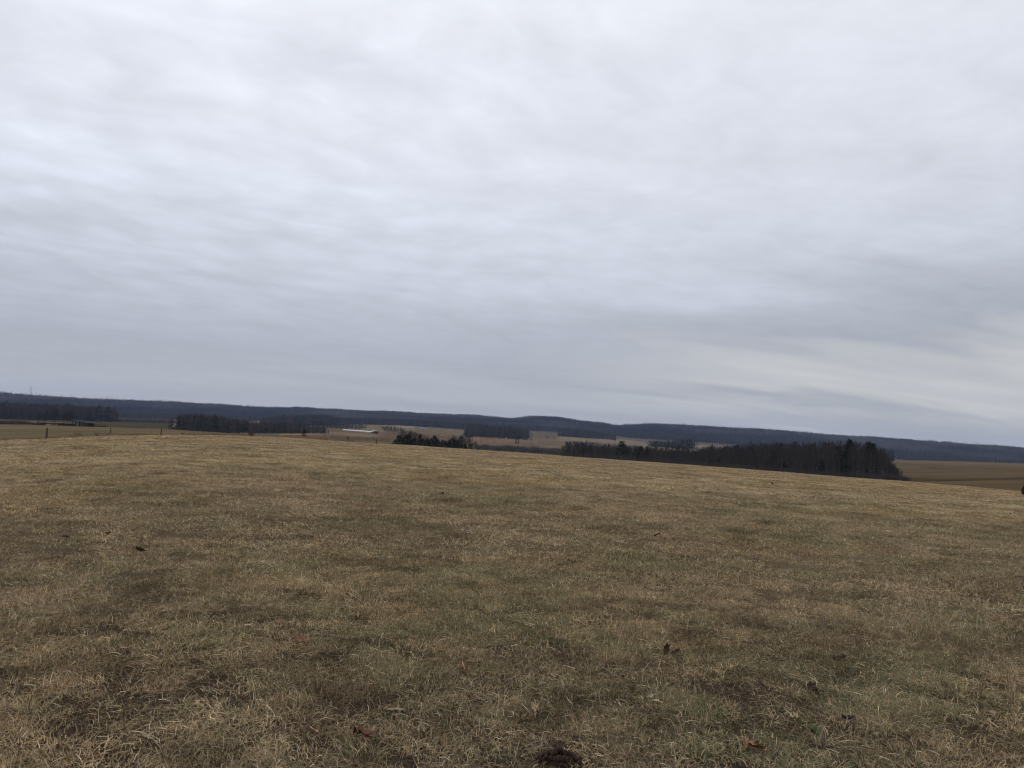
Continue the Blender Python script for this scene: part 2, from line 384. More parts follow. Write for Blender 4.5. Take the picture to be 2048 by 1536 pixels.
def land_material(name, scale, lo, hi, stretch=(1, 1, 1)):
    m, nt, out = new_mat(name); N = nt.nodes; L = nt.links
    g = N.new('ShaderNodeNewGeometry'); at = N.new('ShaderNodeVertexColor'); at.layer_name = 'land'
    mp = N.new('ShaderNodeMapping'); mp.inputs['Scale'].default_value = stretch; L.new(g.outputs['Position'], mp.inputs['Vector'])
    n = N.new('ShaderNodeTexNoise'); n.inputs['Scale'].default_value = scale; n.inputs['Detail'].default_value = 7; n.inputs['Roughness'].default_value = 0.62
    L.new(mp.outputs[0], n.inputs['Vector'])
    r = N.new('ShaderNodeMapRange'); r.inputs['From Min'].default_value = 0.3; r.inputs['From Max'].default_value = 0.7
    r.inputs['To Min'].default_value = lo; r.inputs['To Max'].default_value = hi; L.new(n.outputs['Fac'], r.inputs['Value'])
    sc = N.new('ShaderNodeVectorMath'); sc.operation = 'SCALE'; L.new(at.outputs['Color'], sc.inputs[0]); L.new(r.outputs[0], sc.inputs['Scale'])
    d = N.new('ShaderNodeBsdfDiffuse'); L.new(sc.outputs[0], d.inputs['Color']); L.new(d.outputs[0], out.inputs[0]); return m

def blade_material():
    """grass blade: colour from its own random number, the patch of field it stands in, and a paler tip"""
    m, nt, out = new_mat('grass_blade'); N = nt.nodes; L = nt.links
    vc = N.new('ShaderNodeVertexColor'); vc.layer_name = 'blade'
    sp = N.new('ShaderNodeSeparateColor'); L.new(vc.outputs['Color'], sp.inputs[0])
    rnd, hgt, grn = sp.outputs
    ag = N.new('ShaderNodeAttribute'); ag.attribute_type = 'INSTANCER'; ag.attribute_name = 'green'
    at = N.new('ShaderNodeAttribute'); at.attribute_type = 'INSTANCER'; at.attribute_name = 'tint'
    ay = N.new('ShaderNodeAttribute'); ay.attribute_type = 'INSTANCER'; ay.attribute_name = 'yellow'
    r = N.new('ShaderNodeValToRGB'); els = r.color_ramp.elements
    stops = [(0.0, (0.070, 0.050, 0.036)), (0.25, DULL), (0.55, TAN), (0.85, STRAW), (1.0, (0.58, 0.49, 0.35))]
    while len(els) < len(stops): els.new(0.5)
    for e, (p, c) in zip(els, stops): e.position = p; e.color = (*c, 1)
    L.new(rnd, r.inputs[0])
    my = N.new('ShaderNodeMix'); my.data_type = 'RGBA'; L.new(ay.outputs['Fac'], my.inputs['Factor']); L.new(r.outputs[0], my.inputs['A'])
    ym = N.new('ShaderNodeMix'); ym.data_type = 'RGBA'; ym.blend_type = 'MULTIPLY'; ym.inputs['Factor'].default_value = 1.0
    L.new(r.outputs[0], ym.inputs['A']); ym.inputs['B'].default_value = (1.10, 1.02, 0.84, 1); L.new(ym.outputs['Result'], my.inputs['B'])
    lt = N.new('ShaderNodeMath'); lt.operation = 'LESS_THAN'; L.new(grn, lt.inputs[0]); L.new(ag.outputs['Fac'], lt.inputs[1])
    gr = N.new('ShaderNodeValToRGB'); gr.color_ramp.elements[0].color = (*GREEN, 1); gr.color_ramp.elements[1].color = (*OLIVE, 1); L.new(rnd, gr.inputs[0])
    mg = N.new('ShaderNodeMix'); mg.data_type = 'RGBA'; L.new(lt.outputs[0], mg.inputs['Factor']); L.new(my.outputs['Result'], mg.inputs['A']); L.new(gr.outputs[0], mg.inputs['B'])
    sc = N.new('ShaderNodeVectorMath'); sc.operation = 'SCALE'; L.new(mg.outputs['Result'], sc.inputs[0]); L.new(at.outputs['Fac'], sc.inputs['Scale'])
    d = N.new('ShaderNodeBsdfDiffuse'); L.new(sc.outputs[0], d.inputs['Color'])
    t = N.new('ShaderNodeBsdfTranslucent'); L.new(sc.outputs[0], t.inputs['Color'])
    ms = N.new('ShaderNodeMixShader'); ms.inputs[0].default_value = 0.25; L.new(d.outputs[0], ms.inputs[1]); L.new(t.outputs[0], ms.inputs[2])
    L.new(ms.outputs[0], out.inputs[0]); return m
def tuft_material():
    """as the blades, for tufts that are objects of their own: vertex colour holds the colour itself"""
    m, nt, out = new_mat('tuft_blade'); N = nt.nodes; L = nt.links
    vc = N.new('ShaderNodeVertexColor'); vc.layer_name = 'blade'
    d = N.new('ShaderNodeBsdfDiffuse'); L.new(vc.outputs['Color'], d.inputs['Color'])
    t = N.new('ShaderNodeBsdfTranslucent'); L.new(vc.outputs['Color'], t.inputs['Color'])
    ms = N.new('ShaderNodeMixShader'); ms.inputs[0].default_value = 0.25; L.new(d.outputs[0], ms.inputs[1]); L.new(t.outputs[0], ms.inputs[2])
    L.new(ms.outputs[0], out.inputs[0]); return m
M_GROUND = ground_material(); M_VALLEY = land_material('valley_land', 0.05, 0.72, 1.28, (1, 0.35, 1)); M_HILL = land_material('hill_floor', 0.01, 0.8, 1.2)
M_BLADE = blade_material(); M_TUFT = tuft_material()

# ---------------------------------------------------------------- ground: field, valley, hills
def inpoly(px, py, poly):
    poly = np.asarray(poly, float); c = np.zeros(px.shape, bool); j = len(poly) - 1
    for i in range(len(poly)):
        xi, yi = poly[i]; xj, yj = poly[j]
        c ^= ((yi > py) != (yj > py)) & (px < (xj - xi) * (py - yi) / (yj - yi + 1e-12) + xi); j = i
    return c
FIELDS = [   # outline as seen from the gate, nearest and farthest metre, ground colour
    ([(-60, 848), (150, 853), (250, 856), (345, 859), (420, 866), (520, 878), (520, 900), (-60, 900)], 95, 470, (0.176, 0.145, 0.100)),
    ([(-60, 858), (120, 860), (240, 864), (240, 871), (-60, 872)], 95, 470, (0.156, 0.134, 0.090)),
    ([(-60, 834), (160, 838), (345, 843), (345, 858.5), (250, 856), (150, 853), (-60, 848)], 420, 1300, (0.085, 0.073, 0.050)),
    ([(40, 840), (150, 845), (150, 853), (40, 850)], 400, 900, (0.175, 0.135, 0.105)),
    ([(222, 823), (300, 826), (350, 832), (350, 845), (222, 838)], 900, 2300, (0.215, 0.180, 0.135)),
    ([(445, 836), (520, 840), (590, 846), (590, 849), (500, 848), (445, 844)], 1000, 2600, (0.240, 0.205, 0.140)),
    ([(560, 862), (640, 857.5), (700, 859), (760, 864), (860, 864), (940, 880), (940, 905), (560, 905)], 150, 1150, (0.165, 0.120, 0.092)),
    ([(560, 866), (660, 863.5), (720, 866), (770, 872), (740, 874), (660, 869), (560, 871)], 250, 1100, (0.225, 0.178, 0.135)),
    ([(660, 871), (740, 875), (800, 877), (800, 884), (660, 879)], 200, 900, (0.125, 0.110, 0.078)),
    ([(635, 845), (690, 846), (690, 857), (640, 856)], 1000, 2300, (0.150, 0.142, 0.085)),
    ([(690, 853), (728, 848.5), (800, 847), (835, 848), (838, 858), (760, 864), (700, 859)], 1050, 2300, (0.200, 0.165, 0.115)),
    ([(800, 847.5), (838, 849), (835, 855), (805, 857), (770, 860)], 1050, 2300, (0.270, 0.215, 0.175)),
    ([(835, 849), (925, 851), (930, 870), (880, 873), (820, 866)], 900, 2300, (0.175, 0.142, 0.110)),
    ([(940, 869), (1068, 873), (1066, 867), (1115, 868), (1130, 885), (1130, 903), (940, 895)], 550, 1800, (0.172, 0.140, 0.110)),
    ([(940, 870), (1030, 873), (1035, 884), (940, 884)], 550, 1800, (0.205, 0.140, 0.105)),
    ([(1112, 873), (1200, 873), (1290, 884), (1290, 893), (1200, 885), (1112, 882)], 900, 2400, (0.220, 0.182, 0.140)),
    ([(1285, 889), (1400, 890), (1510, 898), (1510, 910), (1285, 900)], 600, 2000, (0.225, 0.200, 0.160)),
    ([(1770, 921), (1900, 921.5), (2110, 928), (2110, 990), (1900, 970), (1770, 966)], 110, 1200, (0.132, 0.103, 0.066)),
    ([(1770, 921), (1900, 921.5), (2110, 928), (2110, 936), (1900, 929), (1770, 926)], 500, 1200, (0.172, 0.134, 0.094)),
    ([(1770, 955), (1880, 957), (1980, 955), (2110, 952), (2110, 958), (1980, 960), (1880, 963), (1770, 963)], 300, 700, (0.085, 0.066, 0.042)),
]
def build_ground():
    azf = az_of(np.linspace(-35, 2085, 660))
    azb = np.linspace(azf[-1], azf[0] + 2 * pi, 62)[1:-1]
    az = np.concatenate([azf, azb]); na = len(az)
    rows = np.concatenate([np.exp(np.linspace(math.log(0.4), math.log(12), 26))[:-1], np.exp(np.linspace(math.log(12), math.log(150), 100))[:-1],
                           np.exp(np.linspace(math.log(150), math.log(2700), 210))[:-1], np.exp(np.linspace(math.log(2700), math.log(9400), 46))])
    D, A = np.meshgrid(rows, az, indexing='ij')
    X, Y = D * np.sin(A), D * np.cos(A); Z = ground(X, Y)
    P = np.stack([X, Y, Z], -1)
    c = np.empty(D.shape + (4,)); c[..., 3] = 1
    w = np.clip((D - 5) / 22, 0, 1)[..., None]            # shade between blades painted into the near soil, lit mat top into farther ground
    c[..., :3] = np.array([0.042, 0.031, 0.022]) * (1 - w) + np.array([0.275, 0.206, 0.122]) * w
    # dormant field colour is carried by the blades up to 95 m; past them the sheet has it
    patch = fbm(X / 7, Y / 7, 21, 4)[..., None]
    c[..., :3] = c[..., :3] * (0.75 + 0.5 * patch)
    rough_land = np.array([0.078, 0.065, 0.049])
    w = np.clip((D - 110) / 60, 0, 1)[..., None]
    c[..., :3] = c[..., :3] * (1 - w) + rough_land * w
    px, py = world_to_pix(P)
    wob = (fbm(X / 60, Y / 60, 31, 3) - 0.5) * 1.6
    for poly, d0, d1, colr in FIELDS:
        k = inpoly(px, py + wob, poly) & (D > d0) & (D < d1) & (Y > 0)
        streak = 0.86 + 0.28 * fbm(X / 55, Y / 16, 41, 4)
        c[k, :3] = np.array(colr) ** 1.12 * np.array([0.74, 0.70, 0.62]) * streak[k][:, None]
    w = np.clip((D - 2300) / 400, 0, 1)[..., None]
    c[..., :3] = c[..., :3] * (1 - w) + np.array([0.040, 0.036, 0.036]) * w
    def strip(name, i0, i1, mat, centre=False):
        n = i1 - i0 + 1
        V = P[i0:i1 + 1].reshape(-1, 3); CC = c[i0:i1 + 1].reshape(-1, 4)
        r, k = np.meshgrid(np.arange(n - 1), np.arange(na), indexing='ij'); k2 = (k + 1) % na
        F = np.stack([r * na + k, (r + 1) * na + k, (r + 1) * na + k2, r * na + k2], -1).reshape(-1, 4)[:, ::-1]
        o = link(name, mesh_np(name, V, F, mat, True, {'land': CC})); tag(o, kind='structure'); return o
    i150 = int(np.argmin(abs(rows - 150))); i27 = int(np.argmin(abs(rows - 2700)))
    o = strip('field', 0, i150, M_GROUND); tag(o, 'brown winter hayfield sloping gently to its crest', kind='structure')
    o = strip('valley', i150, i27, M_VALLEY); tag(o, 'valley of brown and tan farm fields behind the crest', kind='structure')
    o = strip('hills', i27, len(rows) - 1, M_HILL); tag(o, 'long low ridge along the horizon', kind='structure')
build_ground()

# ---------------------------------------------------------------- scatter of copies on points (uncountable stuff only)
def scatter(name, P, rot, scl, var, variants, extra, label, kind='stuff'):
    me = bpy.data.meshes.new(name); n = len(P)
    me.vertices.add(n); me.vertices.foreach_set('co', np.asarray(P, np.float32).ravel())
    a = me.attributes.new('rot', 'FLOAT_VECTOR', 'POINT'); a.data.foreach_set('vector', np.asarray(rot, np.float32).ravel())
    a = me.attributes.new('scl', 'FLOAT_VECTOR', 'POINT'); a.data.foreach_set('vector', np.asarray(scl, np.float32).ravel())
    a = me.attributes.new('var', 'INT', 'POINT'); a.data.foreach_set('value', np.asarray(var, np.int32))
    for k, v in extra.items():
        a = me.attributes.new(k, 'FLOAT', 'POINT'); a.data.foreach_set('value', np.asarray(v, np.float32))
    ng = bpy.data.node_groups.new(name + '_nodes', 'GeometryNodeTree')
    ng.interface.new_socket('Geometry', in_out='INPUT', socket_type='NodeSocketGeometry')
    ng.interface.new_socket('Geometry', in_out='OUTPUT', socket_type='NodeSocketGeometry')
    N = ng.nodes; L = ng.links
    gi = N.new('NodeGroupInput'); go = N.new('NodeGroupOutput'); jn = N.new('GeometryNodeJoinGeometry')
    def attr(nm, t):
        q = N.new('GeometryNodeInputNamedAttribute'); q.data_type = t; q.inputs['Name'].default_value = nm; return q.outputs['Attribute']
    ar, as_, av = attr('rot', 'FLOAT_VECTOR'), attr('scl', 'FLOAT_VECTOR'), attr('var', 'INT')
    for k, vm in enumerate(variants):
        ob = bpy.data.objects.new(name + '_piece', vm)      # only a source of shape, never in the scene itself
        oi = N.new('GeometryNodeObjectInfo'); oi.inputs['Object'].default_value = ob; oi.inputs['As Instance'].default_value = True
        cm = N.new('FunctionNodeCompare'); cm.data_type = 'INT'; cm.operation = 'EQUAL'
        L.new(av, cm.inputs[2]); cm.inputs[3].default_value = k
        ip = N.new('GeometryNodeInstanceOnPoints'); L.new(gi.outputs[0], ip.inputs['Points']); L.new(cm.outputs[0], ip.inputs['Selection'])
        L.new(oi.outputs['Geometry'], ip.inputs['Instance']); L.new(ar, ip.inputs['Rotation']); L.new(as_, ip.inputs['Scale'])
        L.new(ip.outputs[0], jn.inputs[0])
    L.new(jn.outputs[0], go.inputs[0])
    o = link(name, me); md = o.modifiers.new('scatter', 'NODES'); md.node_group = ng
    for vm in variants[:1]:
        if vm.materials: me.materials.append(vm.materials[0])
    tag(o, label, kind=kind); return o

# ---------------------------------------------------------------- trees
M_BARK = rnd_mat('bare_bark', [(0.036, 0.033, 0.030), (0.060, 0.055, 0.050), (0.045, 0.039, 0.034)])
M_TWIG = rnd_mat('bare_twigs', [(0.032, 0.027, 0.023), (0.050, 0.042, 0.034), (0.042, 0.033, 0.028), (0.050, 0.045, 0.036)])
M_PINE = rnd_mat('pine_needles', [(0.011, 0.020, 0.014), (0.017, 0.027, 0.018), (0.018, 0.024, 0.015)])
M_FARB = inst_mat('far_bare_wood', [(0.028, 0.026, 0.028), (0.042, 0.037, 0.038), (0.056, 0.048, 0.046), (0.100, 0.088, 0.077)])
M_FARP = inst_mat('far_pine_wood', [(0.014, 0.022, 0.018), (0.022, 0.032, 0.024), (0.026, 0.034, 0.026)])

def unit(v): return v / (np.linalg.norm(v) + 1e-9)
def bare_tree(seed, H, spread=0.45, twig_w=0.07, nl=11, dens=1.0):
    """returns trunk MB (trunk and limbs) and crown MB (branches and twigs); base at the origin"""
    r = np.random.default_rng(seed); T, C = MB(), MB()
    ht = H * r.uniform(0.78, 0.9); lean = r.normal(0, 0.03, 2)
    ts = np.linspace(0, 1, 8)
    path = np.stack([lean[0] * ht * ts + 0.12 * np.sin(ts * 5 + seed), lean[1] * ht * ts + 0.12 * np.cos(ts * 4 + seed), ht * ts - 0.4], -1)
    rad = 0.016 * H * (1 - ts) ** 0.8 + 0.03; rad[0] *= 1.35
    T.tube(path, rad, 6)
    first = r.uniform(0.22, 0.38)
    for i in range(nl):
        f = first + (0.97 - first) * (i + r.uniform(0, 0.8)) / nl
        p0 = np.array([np.interp(f, ts, path[:, k]) for k in range(3)])
        az = i * 2.4 + r.uniform(-0.5, 0.5); up = r.uniform(0.45, 1.1) + 0.7 * f
        d = unit(np.array([cos(az), sin(az), up])); Ln = H * spread * r.uniform(0.65, 1.0) * (1.16 - 0.88 * f)
        q = np.linspace(0, 1, 5)[:, None]; bend = np.array([0, 0, 1]) * 0.18 * Ln
        lp = p0 + d * Ln * q + bend * q ** 2 + r.normal(0, 0.03 * Ln, (5, 3)) * q
        lr = np.interp(f, ts, rad) * 0.55 * (1 - q[:, 0]) + 0.025
        T.tube(lp, lr, 4, cap=False)
        for j in range(int(6 * dens)):
            g = 0.25 + 0.75 * (j + r.uniform(0, 1)) / (6 * dens)
            b0 = np.array([np.interp(g, q[:, 0], lp[:, k]) for k in range(3)])
            bd = unit(d * 0.7 + r.normal(0, 0.55, 3) + np.array([0, 0, 0.45])); bl = Ln * r.uniform(0.28, 0.5) * (1.2 - 0.5 * g)
            b1 = b0 + bd * bl
            C.tube([b0, (b0 + b1) / 2 + r.normal(0, 0.05 * bl, 3), b1], [0.045, 0.035, 0.02], 3, cap=False)
            for k in range(int(9 * dens)):
                h = r.uniform(0.15, 1.0); t0 = b0 + (b1 - b0) * h
                td = unit(bd * 0.8 + r.normal(0, 0.6, 3) + np.array([0, 0, 0.35]))
                C.sliver(t0, td, r.uniform(0.7, 1.7) * H / 17, twig_w * r.uniform(0.7, 1.3))
    return T, C
def pine_tree(seed, H, width=0.26, n=15, nb=8, low=0.08, round_top=0.0):
    r = np.random.default_rng(seed); T, C = MB(), MB()
    T.tube([(0, 0, -0.3), (0.03, 0.02, H * 0.5), (0.05, 0, H * 0.97)], [0.016 * H + 0.02, 0.010 * H + 0.02, 0.02], 6)
    for i in range(n):
        f = low + (0.98 - low) * (i / (n - 1)) ** 0.95; z = f * H
        prof = (1 - f) ** 0.75 if round_top == 0 else math.sqrt(max(0.02, 1 - ((f - 0.45) / 0.58) ** 2)) * 0.8
        R = H * width * prof * r.uniform(0.75, 1.15) + 0.12
        for j in range(nb):
            if r.uniform() < 0.13: continue
            az = j * 2 * pi / nb + i * 0.9 + r.uniform(-0.3, 0.3); L_ = R * r.uniform(0.6, 1.12)
            d = np.array([cos(az), sin(az), r.uniform(-0.25, 0.30)])
            base = np.array([0, 0, z])
            for k in range(7):
                h = 0.22 + 0.78 * k / 6; p = base + d * L_ * h + np.array([0, 0, -0.10 * L_ * h * h])
                dd = unit(d + r.normal(0, 0.55, 3) + np.array([0, 0, 0.25]))
                C.sliver(p, dd, (0.06 * H + 0.12) * r.uniform(0.7, 1.3), 0.028 * H * r.uniform(0.7, 1.2) + 0.03)
    C.sliver((0, 0, H * 0.88), (0, 0, 1), H * 0.13, 0.03 * H)
    return T, C
def far_bare(seed, H=19):
    r = np.random.default_rng(seed); C = MB()
    C.tube([(0, 0, -2), (r.normal(0, .2), r.normal(0, .2), H * 0.75)], [0.32, 0.12], 3, cap=False)
    wd, mid = r.uniform(0.15, 0.23) * H, r.uniform(0.60, 0.68) * H        # a rounded crown of twigs
    for i in range(54):
        v = unit(r.normal(size=3)); q = r.uniform(0.2, 1) ** 0.45
        p = np.array([v[0] * wd * q, v[1] * wd * q, mid + v[2] * 0.30 * H * q]); d_ = unit(v + np.array([0, 0, 0.55]) + r.normal(0, 0.3, 3))
        C.sliver(p, d_, H * r.uniform(0.06, 0.14), H * r.uniform(0.018, 0.036))
    for i in range(16):
        az = r.uniform(0, 2 * pi); rr = r.uniform(0.02, 0.15) * H
        C.sliver((cos(az) * rr, sin(az) * rr, r.uniform(-0.05, 0.12) * H), (cos(az) * .5, sin(az) * .5, 1), H * r.uniform(0.14, 0.34), H * r.uniform(0.02, 0.04))
    return C
def far_pine(seed, H=17):
    r = np.random.default_rng(seed); C = MB()
    C.tube([(0, 0, -2), (0, 0, H * 0.9)], [0.3, 0.1], 3, cap=False)
    for i in range(54):
        f = r.uniform(0.12, 0.97); az = r.uniform(0, 2 * pi); R = H * 0.22 * (1 - f) ** 0.7
        p = np.array([cos(az) * R * 0.2, sin(az) * R * 0.2, H * f]); C.sliver(p, (cos(az), sin(az), r.uniform(-0.3, 0.25)), R + 0.5, H * r.uniform(0.06, 0.11))
    return C
def shrub(seed, H=1.0, w=0.025, n=110):
    r = np.random.default_rng(seed); C = MB()
    for i in range(n):
        az = r.uniform(0, 2 * pi); rr = r.uniform(0, 0.35) * H
        p = np.array([cos(az) * rr, sin(az) * rr, r.uniform(-0.05, 0.35) * H]); C.sliver(p, (cos(az) * 0.6, sin(az) * 0.6, r.uniform(0.5, 1.5)), H * r.uniform(0.35, 0.75), H * w * r.uniform(0.7, 1.6))
    return C

BARE = []
for s in range(9):
    T, C = bare_tree(100 + s, 17.0, spread=[0.36, 0.42, 0.30][s % 3], nl=[11, 13, 10][s % 3])
    BARE.append((T.mesh('bare_trunk', M_BARK), C.mesh('bare_crown', M_TWIG)))
PINE = []
for s in range(5):
    T, C = pine_tree(200 + s, 12.0, width=[0.26, 0.30, 0.22][s % 3], n=17)
    PINE.append((T.mesh('pine_trunk', M_BARK), C.mesh('pine_crown', M_PINE)))
NEARB = [m for m in BARE]
FAR_V = [far_bare(300 + s).mesh('far_bare_tree', M_FARB) for s in range(7)] + [far_pine(320 + s).mesh('far_pine_tree', M_FARP) for s in range(3)]
BRUSH_V = [shrub(340 + s, 1.0, 0.022, 90).mesh('brush_clump', M_FARB) for s in range(4)]

def place_tree(kind, p, H, rz, label, group, k=None, squash=1.0, cat='tree'):
    pool, base = (BARE, 17.0) if kind == 'bare' else (PINE, 12.0)
    T, C = pool[(k if k is not None else random.randrange(len(pool))) % len(pool)]
    o = empty('bare_tree' if kind == 'bare' else 'pine_tree', p, rz); s = H / base
    o.scale = (s * squash, s * squash, s)
    link('trunk', T, o); link('crown', C, o)
    tag(o, label, cat, group); return o

def region_points(x0, x1, d0, d1, n, seed, mind, keep=None):
    """random spots between two photo columns and two distances, no closer than mind metres"""
    r = np.random.default_rng(seed); pts = []; cell = {}
    for _ in range(n * 12):
        if len(pts) >= n: break
        xp = r.uniform(x0, x1); d = math.sqrt(r.uniform(d0 * d0, d1 * d1))
        if keep and not keep(xp, d): continue
        a = float(az_of(xp)); x, y = d * sin(a), d * cos(a)
        c = (int(x // mind), int(y // mind))
        if any((x - q[0]) ** 2 + (y - q[1]) ** 2 < mind * mind for i in (-1, 0, 1) for j in (-1, 0, 1) for q in cell.get((c[0] + i, c[1] + j), ())): continue
        cell.setdefault(c, []).append((x, y)); pts.append((xp, d, x, y))
    return pts
def hfun(knots): 
    k = np.array(knots, float); return lambda xp: float(np.interp(xp, k[:, 0], k[:, 1]))

# the dark wood right of the middle, nearest rows tree by tree
G_WOOD = 'bare trees of the dark wood below the field crest'
L_WOOD = 'bare grey tree in the dark leafless wood below the field crest'
h_right = hfun([(1120, 8.2), (1200, 8.7), (1290, 9.2), (1400, 10.4), (1500, 13.5), (1600, 16), (1700, 18), (1745, 18.2), (1765, 14.5), (1780, 10), (1800, 5.5)])
pts = region_points(1128, 1800, 300, 420, 215, 5, 4.2, keep=lambda xp, d: d > 330 if xp < 1500 else (d < 420 - max(0, xp - 1760) * 1.2))
pts += region_points(1762, 1803, 318, 400, 22, 15, 3.2)
pts.sort(key=lambda q: q[1])
for xp, d, x, y in pts:
    H = h_right(xp) * random.uniform(0.80, 1.05) * (d / 375)
    place_tree('bare', (x, y, float(ground(x, y))), H, random.uniform(0, 6.28), L_WOOD, G_WOOD, squash=random.uniform(0.8, 1.05) * (1.0 if H > 12 else 1.25))
# the evergreens in it
G_PINE = 'dark evergreens standing in the bare wood'
for xp, d, H, sq, lab in [
    (1700, 350, 16.9, 1.0, 'tallest dark pine rising from the right wood near its end'), (1738, 356, 16.2, 0.9, 'dark pine with broken top at the right end of the wood'),
    (1747, 362, 15.9, 0.7, 'slim dark pine beside the broken topped one at the wood end'), (1676, 345, 13.5, 1.1, 'blue green pine with full skirts inside the right wood'),
    (1690, 338, 11.5, 1.2, 'broad blue green pine low in the right wood'), (1646, 333, 7.0, 1.0, 'small dark spruce among pale saplings in the right wood'),
    (1245, 385, 10.6, 1.9, 'round topped dark pine left of a shorter pine group in the wood'), (1283, 380, 9.0, 1.6, 'ragged dark pine where tan field meets the wood'),
    (1272, 372, 7.0, 1.7, 'low spreading pine in front of the ragged pine'), (1255, 372, 7.5, 1.6, 'low bushy pine under the round topped pine'),
    (1295, 376, 7.5, 1.4, 'short dark pine last to the right in the pine group'), (1300, 368, 6.2, 1.5, 'squat dark pine below the short dark pine'),
    (1548, 380, 11.0, 1.1, 'dark pine half hidden where the right wood grows tall'), (1505, 390, 12.0, 0.9, 'narrow pine at the left shoulder of the tall wood'),
    (1350, 400, 7.8, 1.3, 'dull green pine low in the middle of the wood'), (1170, 372, 5.6, 1.5, 'dull green pine low at the left of the wood')]:
    place_tree('pine', spot(xp, d), H, random.uniform(0, 6), lab, G_PINE, squash=sq)
# young clump in the middle: bare trees behind, pines in front
h_mid = hfun([(795, 7.5), (815, 10.5), (830, 9.2), (860, 6), (900, 6.5), (930, 10.5), (950, 8), (955, 5)])
for xp, d, x, y in region_points(800, 955, 400, 470, 52, 9, 3.0):
    place_tree('bare', (x, y, float(ground(x, y))), h_mid(xp) * random.uniform(0.8, 1.05), random.uniform(0, 6), 'bare young tree behind the dark pine row at mid field', 'bare young trees behind the pine row', squash=1.3)
i = 0
for xp in np.linspace(788, 946, 30):
    d = random.uniform(345, 385); H = float(np.interp(xp, [788, 800, 830, 860, 900, 925, 946], [2.8, 4.8, 5.4, 5.8, 6.2, 5.8, 3.6])) * random.uniform(0.68, 1.18)
    place_tree('pine', spot(xp + random.uniform(-2, 2), d), H, random.uniform(0, 6), 'dark young pine in the thick row on the crest at mid field', 'young pines in the row at mid field', squash=random.uniform(1.4, 2.0)); i += 1
# pine row on the pale field
for q, xp in enumerate(list(np.linspace(1408, 1462, 11)) + [1345, 1368, 1474, 1488]):
    place_tree('pine', spot(xp + random.uniform(-1.5, 1.5), 640 + random.uniform(-15, 15)), random.uniform(9.5, 13), random.uniform(0, 6), 'slim dark pine in the row along the pale far field', 'slim pines along the pale far field', squash=random.uniform(0.8, 1.2))
# bare trees by the shed
for xp, d, H, lab in [(80, 455, 7.2, 'bare shrubby tree farthest left of the shed'), (93, 450, 7.8, 'bare tree second from the left by the shed'), (107, 446, 9.0, 'tallest bare tree between the log pile and the shed'),
                      (112, 448, 8.2, 'bare tree leaning close to the tallest one by the shed'), (131, 452, 7.6, 'bare tree with thin stems left of the shed'), (138, 450, 9.2, 'bare tree with thick trunk just left of the shed'),
                      (143, 455, 8.0, 'bare tree nearest to the shed roof'), (150, 470, 7.0, 'bare tree rising behind the shed roof')]:
    place_tree('bare', spot(xp, d), H, random.uniform(0, 6), lab, 'bare trees beside the shed', squash=1.15)
for xp, H, lab in [(1033.5, 9.6, 'dark columnar evergreen standing alone in the reddish far field'), (1038, 8.6, 'shorter dark columnar evergreen beside the lone one in the far field')]:
    place_tree('pine', spot(xp, 880), H, 0.3, lab, 'columnar evergreens in the far field', squash=0.55)
place_tree('pine', spot(1230, 1750), 13, 1.0, 'lone slim pine on the skyline edge of the tan field', None, squash=0.8)

# woods too far or too deep to count
def wood(name, label, regs, seed):
    P, R, S, Vn, T = [], [], [], [], []
    def rag(x0, x1, d0, d1):
        wx, wd = min(26.0, 0.22 * (x1 - x0)), min(0.30 * (d1 - d0), 90.0)
        def f(xp, d):
            u = float(fbm(np.array(xp / 17.0), np.array(d / 55.0), seed, 3)); v = float(fbm(np.array(xp / 11.0), np.array(d / 35.0), seed + 9, 3))
            e = min(xp - x0, x1 - xp) / wx; g = (d - d0) / wd
            return e > 2.2 * (u - 0.32) and g > 2.0 * (v - 0.36)
        return f
    r = np.random.default_rng(seed)
    for (x0, x1, d0, d1, n, mind, hk, pines, tint, keep) in regs:
        hf = hfun(hk) if not isinstance(hk, (int, float)) else (lambda xp, hk=hk: hk)
        rg = rag(x0, x1, d0, d1)
        for xp, d, x, y in region_points(x0, x1, d0, d1, n, seed + int(x0) + int(d0), mind, (lambda a, b: rg(a, b) and (keep is None or keep(a, b)))):
            edge = min(1.0, 0.45 + min(xp - x0, x1 - xp) / 22.0, 0.5 + (d - d0) / 70.0)
            pine = r.uniform() < pines
            H = hf(xp) * r.uniform(0.66, 1.12) * (1.05 if pine else 1) * (edge + (1 - edge) * r.uniform(0, 0.7))
            P.append((x, y, float(ground(x, y)))); R.append((0, 0, r.uniform(0, 6.28)))
            b = 17.0 if pine else 19.0; w = H / b * r.uniform(0.85, 1.25)
            S.append((w, w, H / b)); Vn.append(7 + r.integers(3) if pine else r.integers(7)); T.append(np.clip(tint + r.normal(0, 0.13), 0, 1))
    scatter(name, P, R, S, Vn, FAR_V, {'tint': T}, label)
wood('right_wood', 'dense bare wood behind the nearest rows at right', [
    (1125, 1520, 420, 520, 420, 3.4, [(1125, 10), (1250, 9.5), (1400, 12), (1520, 15)], 0.10, 0.45, None),
    (1490, 1772, 405, 560, 520, 3.6, [(1490, 14), (1600, 18), (1700, 19), (1750, 18), (1775, 13)], 0.06, 0.42, lambda xp, d: d < 560 - max(0, xp - 1690) * 1.7)], 50)
wood('mid_wood', 'dark wooded hollow left of the brown ploughed field', [
    (336, 660, 640, 860, 900, 4.2, [(336, 8), (355, 11), (380, 13.5), (400, 14.2), (430, 13.2), (470, 11), (520, 9.5), (600, 8.5), (660, 6)], 0.13, 0.55, lambda xp, d: d > 640 + max(0, xp - 480) * 0.35)], 51)
